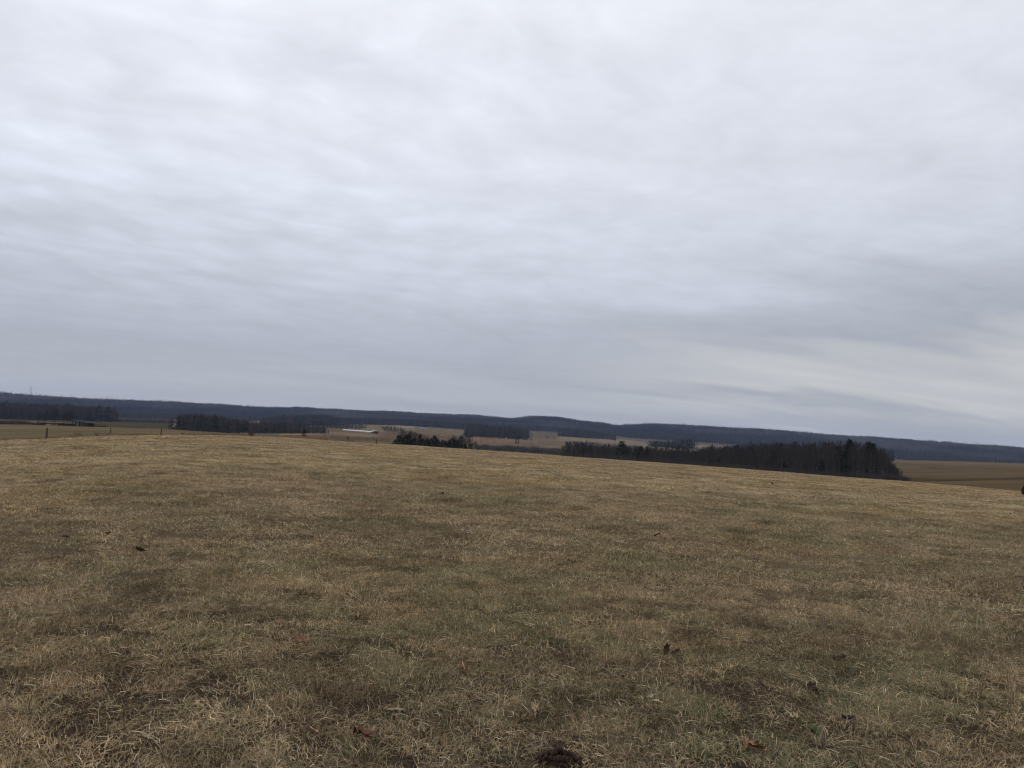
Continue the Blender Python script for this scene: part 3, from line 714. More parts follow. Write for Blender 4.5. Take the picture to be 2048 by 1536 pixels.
wood('left_wood', 'dark wood at the far left beyond the shed', [
    (-70, 240, 1090, 1370, 1300, 5.0, [(-70, 22), (0, 22), (150, 21), (230, 19), (240, 16)], 0.10, 0.5, None)], 52)
wood('upper_wood', 'dark wood on the rise below the ridge left of centre', [
    (515, 690, 1500, 1900, 900, 6.5, [(515, 11), (560, 18), (640, 21), (690, 16)], 0.12, 0.5, None)], 53)
wood('foot_wood', 'band of bare woods along the foot of the ridge', [
    (640, 945, 1950, 2500, 1500, 8.0, 17, 0.15, 0.4, None), (925, 1064, 1250, 1600, 620, 6.0, [(925, 22), (1000, 18), (1064, 17)], 0.12, 0.45, None),
    (1112, 1240, 1850, 2200, 520, 7.5, [(1112, 20), (1180, 18), (1240, 9)], 0.05, 0.4, None), (640, 735, 1200, 1420, 260, 6.0, 7, 0.1, 0.5, None),
    (760, 812, 1180, 1400, 150, 5.0, 6, 0.1, 0.4, None), (660, 1100, 2450, 2750, 1100, 9.0, 18, 0.1, 0.4, None), (230, 520, 2100, 2700, 1300, 9.0, 16, 0.1, 0.4, None),
    (-70, 240, 2000, 2700, 900, 10.0, 17, 0.1, 0.4, None)], 54)
wood('hedgerow_trees', 'thin hedgerows and scattered small trees between the far fields', [
    (560, 700, 1130, 1180, 46, 4.0, 3.5, 0.05, 0.6, None), (1060, 1125, 1480, 1560, 40, 5.0, 6, 0.05, 0.6, None), (1240, 1300, 1000, 1040, 46, 4.0, 5, 0.1, 0.6, None),
    (700, 790, 560, 585, 36, 2.2, 2.2, 0.0, 0.8, None), (590, 935, 520, 1650, 26, 14.0, 5.5, 0.1, 0.6, None), (945, 1125, 700, 1400, 12, 14.0, 5, 0.1, 0.6, None),
    (835, 930, 1000, 1030, 40, 4.0, 3.2, 0.0, 0.7, None), (225, 350, 1380, 1900, 60, 9.0, 7, 0.1, 0.9, None), (1795, 2090, 690, 700, 26, 6.0, 1.2, 0.0, 0.6, None)], 57)
wood('back_wood', 'dark tree line behind the pale field right of centre', [
    (1288, 1402, 1250, 1400, 300, 5.0, [(1288, 9), (1350, 12), (1370, 15), (1396, 16), (1402, 12)], 0.25, 0.3, None),
    (1395, 1600, 900, 1150, 620, 5.2, [(1395, 9), (1440, 9), (1500, 17), (1600, 20)], 0.15, 0.35, None),
    (1240, 2110, 2450, 2800, 2200, 9.0, 17, 0.08, 0.35, None), (1600, 1790, 900, 1150, 420, 5.5, 14, 0.1, 0.35, None)], 55)

def ridge():
    r = np.random.default_rng(77); xs = np.linspace(-75, 2120, 2000); azs = az_of(xs)
    n = 66000
    a = r.uniform(azs[0], azs[-1], n); d = np.sqrt(r.uniform(2650 ** 2, 4300 ** 2, n))
    k = (d < 3950) | (r.uniform(size=n) < 0.22); a, d = a[k], d[k]
    m = 700; a = np.concatenate([a, r.uniform(azs[0], azs[-1], m)]); d = np.concatenate([d, r.uniform(4130, 4260, m)])      # taller trees that stand out along the skyline
    x, y = d * np.sin(a), d * np.cos(a); z = ground(x, y)
    pine = r.uniform(size=len(x)) < 0.05 + 0.10 * (fbm(x / 300, y / 300, 8, 3) > 0.56)
    H = r.uniform(12, 20, len(x)) * (0.75 + 0.5 * fbm(x / 90, y / 90, 9, 2)); w = H / 19 * r.uniform(0.9, 1.5, len(x))
    var = np.where(pine, 7 + r.integers(0, 3, len(x)), r.integers(0, 7, len(x)))
    H[-m:] = r.uniform(17, 26, m); w[-m:] = H[-m:] / 19 * r.uniform(0.9, 1.5, m)
    tint = np.clip(0.45 + 2.3 * (fbm(x / 190, y / 190, 10, 3) - 0.5) + r.normal(0, 0.2, len(x)), 0, 1)
    scatter('ridge_forest', np.stack([x, y, z], -1), np.stack([0 * x, 0 * x, r.uniform(0, 6.28, len(x))], -1), np.stack([w, w, H / 19], -1), var, FAR_V, {'tint': tint},
            'leafless forest covering the long blue ridge')
ridge()

def brush(name, label, regs, seed):
    P, R, S, Vn, T = [], [], [], [], []
    r = np.random.default_rng(seed)
    for (x0, x1, d0, d1, n, h0, h1, tint) in regs:
        for xp, d, x, y in region_points(x0, x1, d0, d1, n, seed + int(x0), 0.6):
            h = r.uniform(h0, h1); P.append((x, y, float(ground(x, y)) - 0.1)); R.append((0, 0, r.uniform(0, 6.28))); S.append((h * 1.3, h * 1.3, h)); Vn.append(r.integers(4)); T.append(np.clip(tint + r.normal(0, 0.12), 0, 1))
    scatter(name, P, R, S, Vn, BRUSH_V, {'tint': T}, label)
brush('valley_brush', 'grey brush and saplings along far field edges', [
    (955, 1130, 500, 650, 300, 1.2, 5.0, 0.85), (1128, 1800, 290, 345, 560, 2.0, 5.0, 0.55), (1770, 1812, 300, 350, 60, 2.0, 4.0, 0.5), (-60, 62, 470, 620, 150, 1.5, 3.2, 0.8), (30, 150, 560, 760, 60, 1.5, 3.0, 0.95),
    (225, 350, 1150, 1350, 220, 3.0, 8.0, 0.9), (1290, 1500, 560, 640, 300, 2.0, 6.0, 0.6), (600, 660, 190, 240, 50, 0.6, 1.6, 0.7), (345, 480, 540, 640, 160, 1.5, 3.5, 0.4)], 60)

# ---------------------------------------------------------------- grass
def clump(seed, radius, n, lmin, lmax, width, segs, flat):
    """a patch of blades; vertex colour: random shade, height along blade, random number for greenness"""
    r = np.random.default_rng(seed); V, F, C = [], [], []; base = 0
    sweep = r.uniform(0, 2 * pi)
    for i in range(n):
        a = r.uniform(0, 2 * pi); rr = radius * math.sqrt(r.uniform(0, 1))
        p = np.array([cos(a) * rr, sin(a) * rr, r.uniform(-0.012, 0.015)])
        lie = r.uniform() < flat
        el = r.uniform(0.02, 0.45) if lie else r.uniform(0.5, 1.35)
        az = sweep + r.normal(0, 0.9) if r.uniform() < 0.55 else r.uniform(0, 2 * pi)
        Ln = r.uniform(lmin, lmax) * (1.0 if lie else 0.75); w = width * r.uniform(0.6, 1.3)
        side = np.array([-sin(az), cos(az), r.normal(0, 0.35)]); side /= np.linalg.norm(side)
        curl = r.normal(0.0, 0.7); droop = r.uniform(0.3, 1.4)
        shade = np.clip(r.beta(1.25, 1.15), 0, 1); grn = r.uniform()
        q = p.copy(); e = el; z_ = az
        for s in range(segs + 1):
            t = s / segs; ww = w * (1 - t) ** 0.6 / 2
            if s == segs: V.append(q.copy()); C.append((shade, t, grn, 1))
            else: V.append(q - side * ww); V.append(q + side * ww); C.append((shade, t, grn, 1)); C.append((shade, t, grn, 1))
            step = Ln / segs; q = q + step * np.array([cos(z_) * cos(e), sin(z_) * cos(e), sin(e)])
            q[2] = max(q[2], 0.004 + 0.01 * r.uniform()); e -= droop / segs * (1 if e > -0.2 else 0); z_ += curl / segs
        for s in range(segs - 1):
            b = base + 2 * s; F += [(b, b + 1, b + 3), (b, b + 3, b + 2)]
        b = base + 2 * (segs - 1); F.append((b, b + 1, b + 2)); base = len(V)
    return mesh_np('grass_patch', V, F, M_BLADE, True, {'blade': C})
def build_grass():
    VA = [clump(400 + s, 0.15, 130, 0.028, 0.088, 0.0027, 4, 0.64) for s in range(7)]
    VB = [clump(420 + s, 0.26, 140, 0.035, 0.095, 0.0054, 3, 0.62) for s in range(6)]
    VC = [clump(440 + s, 0.55, 150, 0.06, 0.15, 0.014, 2, 0.74) for s in range(6)]
    VD = [clump(460 + s, 1.0, 140, 0.12, 0.26, 0.036, 2, 0.80) for s in range(5)]
    allv = VA + VB + VC + VD
    a0, a1 = float(az_of(-120)), float(az_of(2170)); span = a1 - a0
    P, S, Vn = [], [], []
    for (d0, d1, per, lo, hi, k0, k1) in [(2.2, 10, 84, 0.8, 1.3, 0, 7), (8, 27, 21, 0.85, 1.3, 7, 13), (23, 84, 4.8, 0.85, 1.3, 13, 19), (48, 112, 2.2, 0.85, 1.25, 19, 24)]:
        n = int(span * (d1 * d1 - d0 * d0) / 2 * per)
        a = RNG.uniform(a0, a1, n); d = np.sqrt(RNG.uniform(d0 * d0, d1 * d1, n))
        # a thin edge at both ends so that one size of patch fades into the next
        w = np.clip((d - d0) / (0.22 * d0), 0, 1) if d0 > 3 else np.ones(n)
        w2 = np.clip((d1 - d) / (0.22 * d1), 0, 1)
        k = RNG.uniform(size=n) < np.minimum(w, w2) + 0.02
        a, d = a[k], d[k]; x, y = d * np.sin(a), d * np.cos(a)
        bare = fbm(x / 0.9, y / 0.9, 71, 3)           # thin spots where the mat has opened
        k = ((bare > 0.12) & (fbm(x / 0.20, y / 0.20, 70, 2) > 0.31)) | (RNG.uniform(size=len(x)) < 0.25) | (d > 35); x, y, d = x[k], y[k], d[k]
        P.append(np.stack([x, y], -1)); S.append(RNG.uniform(lo, hi, len(x)) * (0.8 + 0.45 * fbm(x / 1.7, y / 1.7, 72, 3))); Vn.append(RNG.integers(k0, k1, len(x)))
    P = np.concatenate(P); S = np.concatenate(S); Vn = np.concatenate(Vn)
    hp = ground_at(1118, 1530); k = np.hypot((P[:, 0] - hp[0]) / 1.2, P[:, 1] - hp[1]) > 0.10; P, S, Vn = P[k], S[k], Vn[k]      # the soil heap is bare
    x, y = P.T; n = len(x); d = np.hypot(x, y)
    z = ground(x, y)
    big = fbm(x / 6, y / 6, 73, 4); mid = fbm(x / 1.4, y / 1.4, 74, 3); sml = fbm(x / 0.45, y / 0.45, 75, 2)
    green = np.clip((big - 0.50) * 0.9 + (mid - 0.5) * 1.3 + (sml - 0.5) * 1.0 + 0.17, 0.02, 0.6)
    green *= np.clip(1.25 - d / 60, 0.35, 1)
    yellow = np.clip((fbm(x / 4, y / 4, 76, 3) - 0.5) * 3, 0, 0.8) * np.clip(d / 14, 0.3, 1)
    tint = np.clip(1.00 + 0.46 * fbm(x / 1.6, y / 1.6, 77, 4) + 0.8 * (sml - 0.5) + RNG.normal(0, 0.20, n), 0.35, 1.7) * np.where(RNG.uniform(size=n) < 0.11, 0.5, 1.03)
    tint *= np.where(fbm(x / 0.30, y / 0.24, 79, 3) > 0.66, 0.55, 1.0)          # shadows of tufts and small hollows, painted in as darker blades
    tl = np.array([0.08, 0.05, 0.012, 0.006])[np.digitize(Vn, [7, 13, 19])]
    rot = np.stack([RNG.normal(0, 1, n) * tl, RNG.normal(0, 1, n) * tl, RNG.uniform(0, 6.28, n)], -1)
    lift = (0.7 + 0.9 * fbm(x / 0.8, y / 0.8, 78, 3)) * np.array([1.0, 0.85, 0.45, 0.22])[np.digitize(Vn, [7, 13, 19])]
    scatter('grass', np.stack([x, y, z], -1), rot, np.stack([S, S, S * lift], -1), Vn, allv, {'tint': tint, 'green': green, 'yellow': yellow},
            'matted tan and olive winter grass covering the near field')
    print('GRASS', n)
build_grass()

def tuft(name, seed, xp, yp, n, L0, L1, cols, label, radius=0.06, width=0.0035, flat=0.25, sweep=None, cat='grass tuft'):
    r = np.random.default_rng(seed); V, F, C = [], [], []; base = 0; segs = 5
    for i in range(n):
        a = r.uniform(0, 2 * pi); rr = radius * math.sqrt(r.uniform())
        q = np.array([cos(a) * rr, sin(a) * rr, -0.01]); az = (a + r.normal(0, 0.5)) if sweep is None else sweep + r.normal(0, 0.45)
        e = r.uniform(0.15, 0.5) if r.uniform() < flat else r.uniform(0.7, 1.4); Ln = r.uniform(L0, L1); w = width * r.uniform(0.7, 1.3)
        side = np.array([-sin(az), cos(az), r.normal(0, 0.3)]); side /= np.linalg.norm(side); droop = r.uniform(0.4, 1.7); col = cols[r.integers(len(cols))]; k = r.uniform(0.75, 1.2)
        for s in range(segs + 1):
            t = s / segs; ww = w * (1 - t) ** 0.6 / 2; cc = (*[c * k for c in col], 1)
            if s == segs: V.append(q.copy()); C.append(cc)
            else: V += [q - side * ww, q + side * ww]; C += [cc, cc]
            q = q + Ln / segs * np.array([cos(az) * cos(e), sin(az) * cos(e), sin(e)]); q[2] = max(q[2], 0.006); e -= droop / segs; az += r.normal(0, 0.12)
        for s in range(segs - 1):
            b = base + 2 * s; F += [(b, b + 1, b + 3), (b, b + 3, b + 2)]
        b = base + 2 * (segs - 1); F.append((b, b + 1, b + 2)); base = len(V)
    o = link(name, mesh_np(name, V, F, M_TUFT, True, {'blade': C}), None, ground_at(xp, yp)); tag(o, label, cat); return o
G1, G2, S1, S2, B1 = (0.070, 0.098, 0.036), (0.110, 0.118, 0.050), (0.33, 0.255, 0.15), (0.40, 0.33, 0.21), (0.15, 0.11, 0.075)
tuft('grass_tuft', 1, 1410, 1432, 120, 0.09, 0.19, [G1, G1, G2, S1], 'fresh green grass tuft near the bright orange leaf', 0.07)
tuft('grass_tuft', 2, 66, 1425, 110, 0.08, 0.20, [S1, S2, S2, G2], 'pale straw coloured tuft with pointed blades at bottom left', 0.06)
tuft('grass_tuft', 3, 885, 1356, 150, 0.08, 0.17, [S1, S1, S2, B1], 'golden straw tuft leaning right in the middle foreground', 0.09, sweep=0.2)
tuft('grass_tuft', 4, 985, 1352, 130, 0.08, 0.18, [G2, G1, S1], 'olive green tuft beside the golden straw tuft', 0.09)
tuft('grass_tuft', 5, 1185, 1372, 110, 0.09, 0.20, [G2, S1, B1], 'grey green upright tuft in the centre foreground', 0.06)
tuft('grass_tuft', 6, 1640, 1490, 120, 0.14, 0.30, [S1, S2, B1, G2], 'long pale blades lying flat in a fan at bottom right', 0.08, flat=0.9)
tuft('grass_tuft', 7, 1905, 1236, 140, 0.16, 0.34, [B1, B1, S1], 'arching swirl of long brown stems at right', 0.16, flat=0.8, sweep=0.5)
tuft('grass_tuft', 8, 2035, 1273, 130, 0.08, 0.16, [G1, (0.05, 0.075, 0.03)], 'dark green low tuft at the right edge', 0.16, flat=0.5)
tuft('grass_tuft', 9, 575, 1375, 120, 0.10, 0.2, [(0.06, 0.085, 0.045), G2, B1], 'dark green flattened tuft left of centre', 0.10, flat=0.7)
tuft('grass_tuft', 10, 1270, 1268, 110, 0.08, 0.15, [S1, S2, G2], 'pale bristling tuft halfway down the field centre', 0.12)
tuft('grass_tuft', 11, 850, 1400, 60, 0.1, 0.2, [S2, S1], 'thin pale tuft above the pale flat leaf', 0.10, flat=0.7)
tuft('grass_tuft', 12, 1390, 1516, 100, 0.08, 0.16, [G1, G2, S1], 'small green tuft at the bottom right of centre', 0.05)
tuft('grass_tuft', 13, 720, 1520, 130, 0.10, 0.22, [G2, G1, S2, B1], 'grey green tuft with pale curls along the bottom edge', 0.10, flat=0.5)
tuft('grass_stalks', 14, 395, 1474, 9, 0.2, 0.34, [S2, S1], 'few tall bleached grass stems leaning apart at lower left', 0.03, 0.0025, 0.0, cat='grass stems')
tuft('grass_stalks', 15, 332, 1520, 9, 0.15, 0.26, [S2], 'pale grass stems rising from the bottom edge at left', 0.03, 0.003, 0.1, cat='grass stems')

# broad-leaved weed
def weed(xp, yp, seed, label):
    r = np.random.default_rng(seed); b = MB()
    for i in range(16):
        a = r.uniform(0, 6.28); L_ = r.uniform(0.02, 0.045); u = np.array([cos(a), sin(a), r.uniform(0.2, 0.7)]); u /= np.linalg.norm(u); s = np.array([-sin(a), cos(a), 0]) * L_ * 0.28
        p = np.array([r.normal(0, .02), r.normal(0, .02), 0.015])
        b.add([p, p + u * L_ * .35 + s, p + u * L_ * .75 + s * .8 - (0, 0, .004), p + u * L_ - (0, 0, .012), p + u * L_ * .75 - s * .8 - (0, 0, .004), p + u * L_ * .35 - s], [(0, 1, 2), (0, 2, 3), (0, 3, 4), (0, 4, 5)])
    o = b.build('leafy_weed', plain('weed_leaf', (0.045, 0.072, 0.030), 0.9, 0.3, 30, 0.0), None, ground_at(xp, yp)); tag(o, label, 'weed')
weed(1562, 1425, 4, 'small dark green broadleaf weed left of the pale cupped leaf')
weed(1625, 1466, 6, 'small bluish green weed below the pale cupped leaf')

# fallen leaves
def leaf(seed, xp, yp, size, col, label, cup=0.5, tilt=0.3, rz=None, lobes=3, back=None):
    r = np.random.default_rng(seed); n = 26; th = np.linspace(0, 2 * pi, n, endpoint=False)
    rad = (0.33 + 0.17 * np.abs(np.cos(th)) ** 0.7) * (1 - 0.26 * (0.5 + 0.5 * np.cos(th * (2 * lobes + 1)))) * r.uniform(0.9, 1.1, n)
    rings = [0.0, 0.35, 0.7, 1.0]; V = [(0, 0, 0)]
    for q in rings[1:]:
        for k in range(n):
            X_, Y_ = rad[k] * cos(th[k]) * q * 1.35, rad[k] * sin(th[k]) * q
            V.append((X_, Y_, cup * (1.6 * Y_ * Y_ + 0.7 * X_ * X_ * (1 if r.uniform() < .9 else -1)) + 0.05 * sin(5 * X_ + seed) + r.normal(0, 0.012)))
    F = [(0, 1 + k, 1 + (k + 1) % n) for k in range(n)]
    for g in range(2):
        o0, o1 = 1 + g * n, 1 + (g + 1) * n
        for k in range(n): F += [(o0 + k, o1 + k, o1 + (k + 1) % n), (o0 + k, o1 + (k + 1) % n, o0 + (k + 1) % n)]
    V = np.array(V) * size
    o = link('fallen_leaf', mesh_np('fallen_leaf', V, F, plain('dry_leaf', col, 0.9, 0.35, 25, 0.0), True))
    st = MB(); st.tube([(0.42 * size, 0, 0.02 * size), (0.62 * size, 0.03 * size, 0.05 * size), (0.8 * size, 0.02 * size, 0.02 * size)], [0.012 * size, 0.010 * size, 0.006 * size], 4)
    s = st.build('stem', plain('leaf_stem', [c * 0.6 for c in col], 0.8, 0.2, 30), o)
    p = ground_at(xp, yp, up=0.03 + 0.10 * size); o.location = (p[0], p[1], p[2] + 0.03 + 0.10 * size); o.rotation_euler = (r.uniform(-tilt, tilt), r.uniform(-tilt, tilt), r.uniform(0, 6.28) if rz is None else rz)
    tag(o, label, 'leaf', 'dead leaves lying in the grass'); return o
leaf(1, 1505, 1495, 0.10, (0.20, 0.100, 0.052), 'bright orange brown curled leaf, largest in the foreground', 0.9, 0.35, 0.3)
leaf(2, 626, 1468, 0.075, (0.34, 0.215, 0.145), 'pinkish tan curled leaf at lower left of centre', 0.8, 0.5)
leaf(3, 728, 1474, 0.095, (0.120, 0.066, 0.045), 'reddish brown crumpled leaf right of the pinkish one', 1.1, 0.3, 0.1)
leaf(4, 1588, 1438, 0.065, (0.30, 0.24, 0.145), 'pale cupped leaf beside the small dark green weed', 1.2, 0.5)
leaf(5, 1331, 1299, 0.07, (0.050, 0.032, 0.022), 'dark brown leaf standing on edge halfway up the field', 0.9, 1.2, 1.1)
leaf(6, 1352, 1307, 0.06, (0.055, 0.036, 0.024), 'dark brown leaf lying beside the upright one', 0.9, 0.5, 0.2)
leaf(7, 1463, 1357, 0.07, (0.28, 0.22, 0.15), 'small pale leaf casting a dark shadow right of centre', 0.9, 0.6)
leaf(8, 790, 1424, 0.085, (0.21, 0.165, 0.115), 'pale grey flat leaf with a straight edge in the foreground', 0.35, 0.2, 0.1)
leaf(9, 290, 1479, 0.055, (0.21, 0.17, 0.12), 'whitish curled leaf at lower left', 1.0, 0.4)
leaf(10, 1680, 1319, 0.08, (0.045, 0.030, 0.024), 'dark leaf right of centre in shorter grass', 0.9, 0.6)
leaf(11, 1626, 1379, 0.075, (0.045, 0.032, 0.026), 'small blackish leaf above the broadleaf weed', 0.9, 0.5)
leaf(12, 1695, 1439, 0.075, (0.040, 0.030, 0.024), 'blackish leaf right of the pale cupped leaf', 0.9, 0.5)
leaf(13, 1301, 1396, 0.05, (0.28, 0.23, 0.17), 'small pale leaf above the fresh green tuft', 0.6, 0.4)
leaf(14, 1702, 1404, 0.05, (0.28, 0.22, 0.15), 'narrow pale leaf above the blackish leaf', 0.6, 0.3)
leaf(15, 1265, 1383, 0.06, (0.36, 0.22, 0.14), 'small tan pink leaf left of the fresh tuft', 0.8, 0.5)
leaf(16, 130, 1074, 0.08, (0.040, 0.028, 0.022), 'dark speck of a leaf at the far left of the field', 0.7, 0.3)
leaf(17, 213, 1067, 0.085, (0.045, 0.032, 0.024), 'small dark leaf right of the far left one', 0.7, 0.3)
leaf(18, 280, 1101, 0.085, (0.040, 0.028, 0.022), 'dark upright leaf in the left part of the field', 0.8, 0.9)
leaf(19, 883, 988, 0.12, (0.050, 0.034, 0.026), 'dark leaf far out near the middle of the field', 0.7, 0.4)
leaf(20, 1315, 1070, 0.11, (0.050, 0.032, 0.024), 'dark brown leaf at mid field right of centre', 0.7, 0.6)
leaf(21, 1985, 1428, 0.035, (0.24, 0.19, 0.13), 'tiny pale leaf at the right edge of the foreground', 0.8, 0.4)
leaf(22, 1545, 968, 0.13, (0.050, 0.034, 0.026), 'dark leaf on the slope below the right wood', 0.7, 0.4)
leaf(23, 600, 1280, 0.09, (0.17, 0.09, 0.06), 'rusty leaf left of centre in the matted grass', 0.9, 0.4)
leaf(24, 925, 1337, 0.06, (0.20, 0.10, 0.06), 'small reddish leaf above the olive tuft', 0.9, 0.4)

# heap of dark earth at the bottom edge
def earth_heap():
    r = np.random.default_rng(5); p = ground_at(1118, 1530); o = empty('earth_heap', p); tag(o, 'dark heap of crumbled soil at the bottom edge', 'soil')
    m = plain('dark_soil', (0.040, 0.027, 0.022), 0.95, 0.4, 40, 0.0)
    me = []
    for s in range(4):
        V = []; F = []
        n, k = 7, 5
        for i in range(k + 1):
            for j in range(n):
                ph = pi * i / k; th = 2 * pi * j / n; q = 0.5 * r.uniform(0.45, 1.25)
                V.append((q * sin(ph) * cos(th), q * sin(ph) * sin(th), q * 0.75 * cos(ph)))
        for i in range(k):
            for j in range(n): F.append((i * n + j, i * n + (j + 1) % n, (i + 1) * n + (j + 1) % n, (i + 1) * n + j))
        me.append(mesh_np('clod', V, F, m, False))
    for i in range(90):
        a = r.uniform(0, 6.28); rr = 0.085 * r.uniform() ** 0.8; s = r.uniform(0.010, 0.036)
        c = link('clod', me[i % 4], o, (cos(a) * rr * 1.35, sin(a) * rr * 0.8, 0.015 + 0.055 * (1 - rr / 0.085))); c.scale = (s, s, s * 0.8); c.rotation_euler = (r.uniform(0, 6), r.uniform(0, 6), r.uniform(0, 6))
earth_heap()

# ---------------------------------------------------------------- fence line
M_POST = plain('weathered_post', (0.060, 0.047, 0.038), 0.9, 0.4, 9, bump=0.5)
M_STAKE = plain('grey_stake', (0.150, 0.130, 0.110), 0.9, 0.3, 9)
def post(xp, yp, H, r_, lean, label, mat=None, top=True, group='fence posts along the crest', d=None):
    p = ground_at(xp, yp) if d is None else spot(xp, d); o = empty('fence_post', (p[0], p[1], p[2]), random.uniform(0, 6))
    b = MB(); ph = np.linspace(0, 1, 6)
    b.tube(np.stack([lean * H * ph, 0.01 * np.sin(ph * 7), H * ph - 0.05], -1), r_ * np.array([1.12, 1.05, 1.0, 0.98, 0.97, 0.90]), 9); b.build('shaft', mat or M_POST, o, smooth=False)
    for z in (0.35, 0.62, 0.88):
        w = MB(); t = np.linspace(0, 2 * pi, 11); x0 = lean * H * z
        w.tube(np.stack([x0 + (r_ * 1.03 + 0.004) * np.cos(t), (r_ * 1.03 + 0.004) * np.sin(t), np.full(11, H * z)], -1), 0.004, 4, cap=False); w.build('wire_tie', M_WIRE, o)
    tag(o, label, 'fence post', group); return p
M_WIRE = plain('fence_wire', (0.12, 0.11, 0.10), 0.5, 0.2, 20, 0.5, 0.7)
post(92.5, 880, 1.12, 0.075, 0.01, 'dark wooden fence post farthest to the left')
post(220.5, 872.5, 1.12, 0.07, 0.02, 'dark wooden fence post second from the left, near the shed')
post(322, 870.5, 1.12, 0.07, 0.0, 'weathered brown fence post third from the left')
post(752.5, 888.5, 0.55, 0.05, 0.02, 'short dark fence post alone on the crest below the long white barn')
post(502, 873.5, 0.62, 0.055, 0.03, 'short dark fence post in weeds at the crest left of centre')
for xp, d, H, lab in [(236.5, 190, 1.35, 'thin grey stake just right of the second post'), (272.5, 195, 1.2, 'thin grey stake between second and third posts'), (306.5, 200, 1.2, 'thin grey stake just left of the third post'),
                      (344, 190, 1.3, 'thin grey stake just right of the third post'), (122, 260, 1.1, 'thin pale stake in front of the shed')]:
    post(xp, 0, H, 0.035, 0.02, lab, M_STAKE, group='thin stakes of the back fence', d=d)

# dry weeds and small shrubs on the fence line
M_WEED = rnd_mat('dry_weed', [(0.23, 0.17, 0.10), (0.17, 0.115, 0.075), (0.28, 0.215, 0.135)])
M_BUSH = rnd_mat('brown_bush', [(0.075, 0.055, 0.045), (0.11, 0.078, 0.06)])
M_LEAFB = rnd_mat('brown_leaf_bush', [(0.055, 0.036, 0.022), (0.085, 0.055, 0.030)])
def bush(name, seed, xp, yp, H, label, cat, mat, w=0.03, n=90, group=None, d=None):
    p = ground_at(xp, yp) if d is None else spot(xp, d); o = empty(name, p, seed)
    shrub(seed, H, w, n).build('twigs', mat, o)
    st = MB(); r = np.random.default_rng(seed)
    for i in range(3): a = r.uniform(0, 6.28); st.tube([(0, 0, -0.05), (cos(a) * 0.1 * H, sin(a) * 0.1 * H, 0.5 * H)], [0.02 * H, 0.01 * H], 4)
    st.build('stem', M_POST, o); tag(o, label, cat, group); return o
for i, (xp, yp, H, lab) in enumerate([(155, 875, 1.1, 'thin dry sapling between the first and second posts'), (193, 874.5, 0.95, 'dry grey weed clump left of the second post'), (214, 873, 0.8, 'low grey shrub at the foot of the second post'),
                                      (365, 870.5, 0.65, 'reddish dry weed clump right of the third post'), (395, 870.5, 0.55, 'dry weed clump on the crest farther right of the third post')]):
    bush('dry_shrub', 500 + i, xp, yp, H, lab, 'shrub', M_BUSH, 0.013, 80)
bush('brown_shrub', 520, 502, 873, 0.9, 'dark weedy shrub around the short post on the crest', 'shrub', M_BUSH, 0.03, 70)
bush('brown_shrub', 521, 650, 880, 1.6, 'wide reddish bare shrub right of the small dark pine', 'shrub', M_BUSH, 0.02, 90, d=150)
bush('brown_shrub', 522, 583, 876, 0.8, 'low dark shrub left of the small dark pine', 'shrub', M_BUSH, 0.03, 80, d=125)
def leafy_shrub():
    p = ground_at(2053, 991); o = empty('brown_leafy_shrub', p); r = np.random.default_rng(523); C = MB(); st = MB()
    for i in range(520):
        v = unit(r.normal(size=3)) * r.uniform(0.35, 1) ** 0.5 * np.array([0.36, 0.36, 0.48]) + (0, 0, 0.40); v[0] *= 1.25 - 0.6 * v[2]; v = v * 0.62; C.sliver(v, r.normal(size=3), r.uniform(0.06, 0.13), r.uniform(0.05, 0.09))
    for i in range(4): a = r.uniform(0, 6.28); st.tube([(0, 0, -0.05), (cos(a) * 0.2, sin(a) * 0.2, 0.7)], [0.02, 0.01], 4)
    C.build('foliage', M_LEAFB, o); st.build('stem', M_POST, o); tag(o, 'dark brown leafy shrub at the right edge of the field', 'shrub')
leafy_shrub()
def sapling(seed, xp, d, H, label, width=0.42, sq=1.0):
    T, C = pine_tree(seed, 12.0, width, 16, 10, 0.05, 0.0); o = empty('pine_sapling', spot(xp, d), seed); k = H / 12.0; T.build('trunk', M_BARK, o); C.build('crown', M_PINE, o); o.scale = (k * sq, k * sq, k); tag(o, label, 'tree', 'small pines on the crest'); return o
sapling(601, 610, 112, 1.35, 'small dark pine alone on the crest left of the long white barn', 0.5)
sapling(602, 698, 112, 0.85, 'tiny dark pine on the crest below the white barn', 0.3)
sapling(603, 703, 114, 0.5, 'low dark pine seedling right of the tiny pine on the crest', 0.7)
sapling(604, 709, 115, 0.42, 'lowest pine seedling farthest right in the tiny cluster', 0.7)
def fence_weeds():
    r = np.random.default_rng(91); V = [shrub(560 + s, 0.5, 0.022, 46).mesh('dry_weed_clump', M_WEED) for s in range(4)]
    P, R, S, Vn = [], [], [], []
    for _ in range(2600):
        xp = r.uniform(-60, 700); yp = float(np.interp(xp, XS, CREST)) - r.uniform(-0.6, 2.2)
        d = float(np.interp(xp, XS, DCR)) * r.uniform(0.97, 1.18); a = float(az_of(xp)); x, y = d * sin(a), d * cos(a)
        if fbm(np.array(xp / 22.0), np.array(0.3), 92, 3) < 0.36: continue
        P.append((x, y, float(ground(x, y)) - 0.03)); R.append((0, 0, r.uniform(0, 6))); h = r.uniform(0.35, 1.15); S.append((h * 1.2, h * 1.2, h)); Vn.append(r.integers(4))
    scatter('fence_weeds', P, R, S, Vn, V, {'tint': np.full(len(P), 0.5)}, 'dry weeds left uncut along the fence line')
fence_weeds()

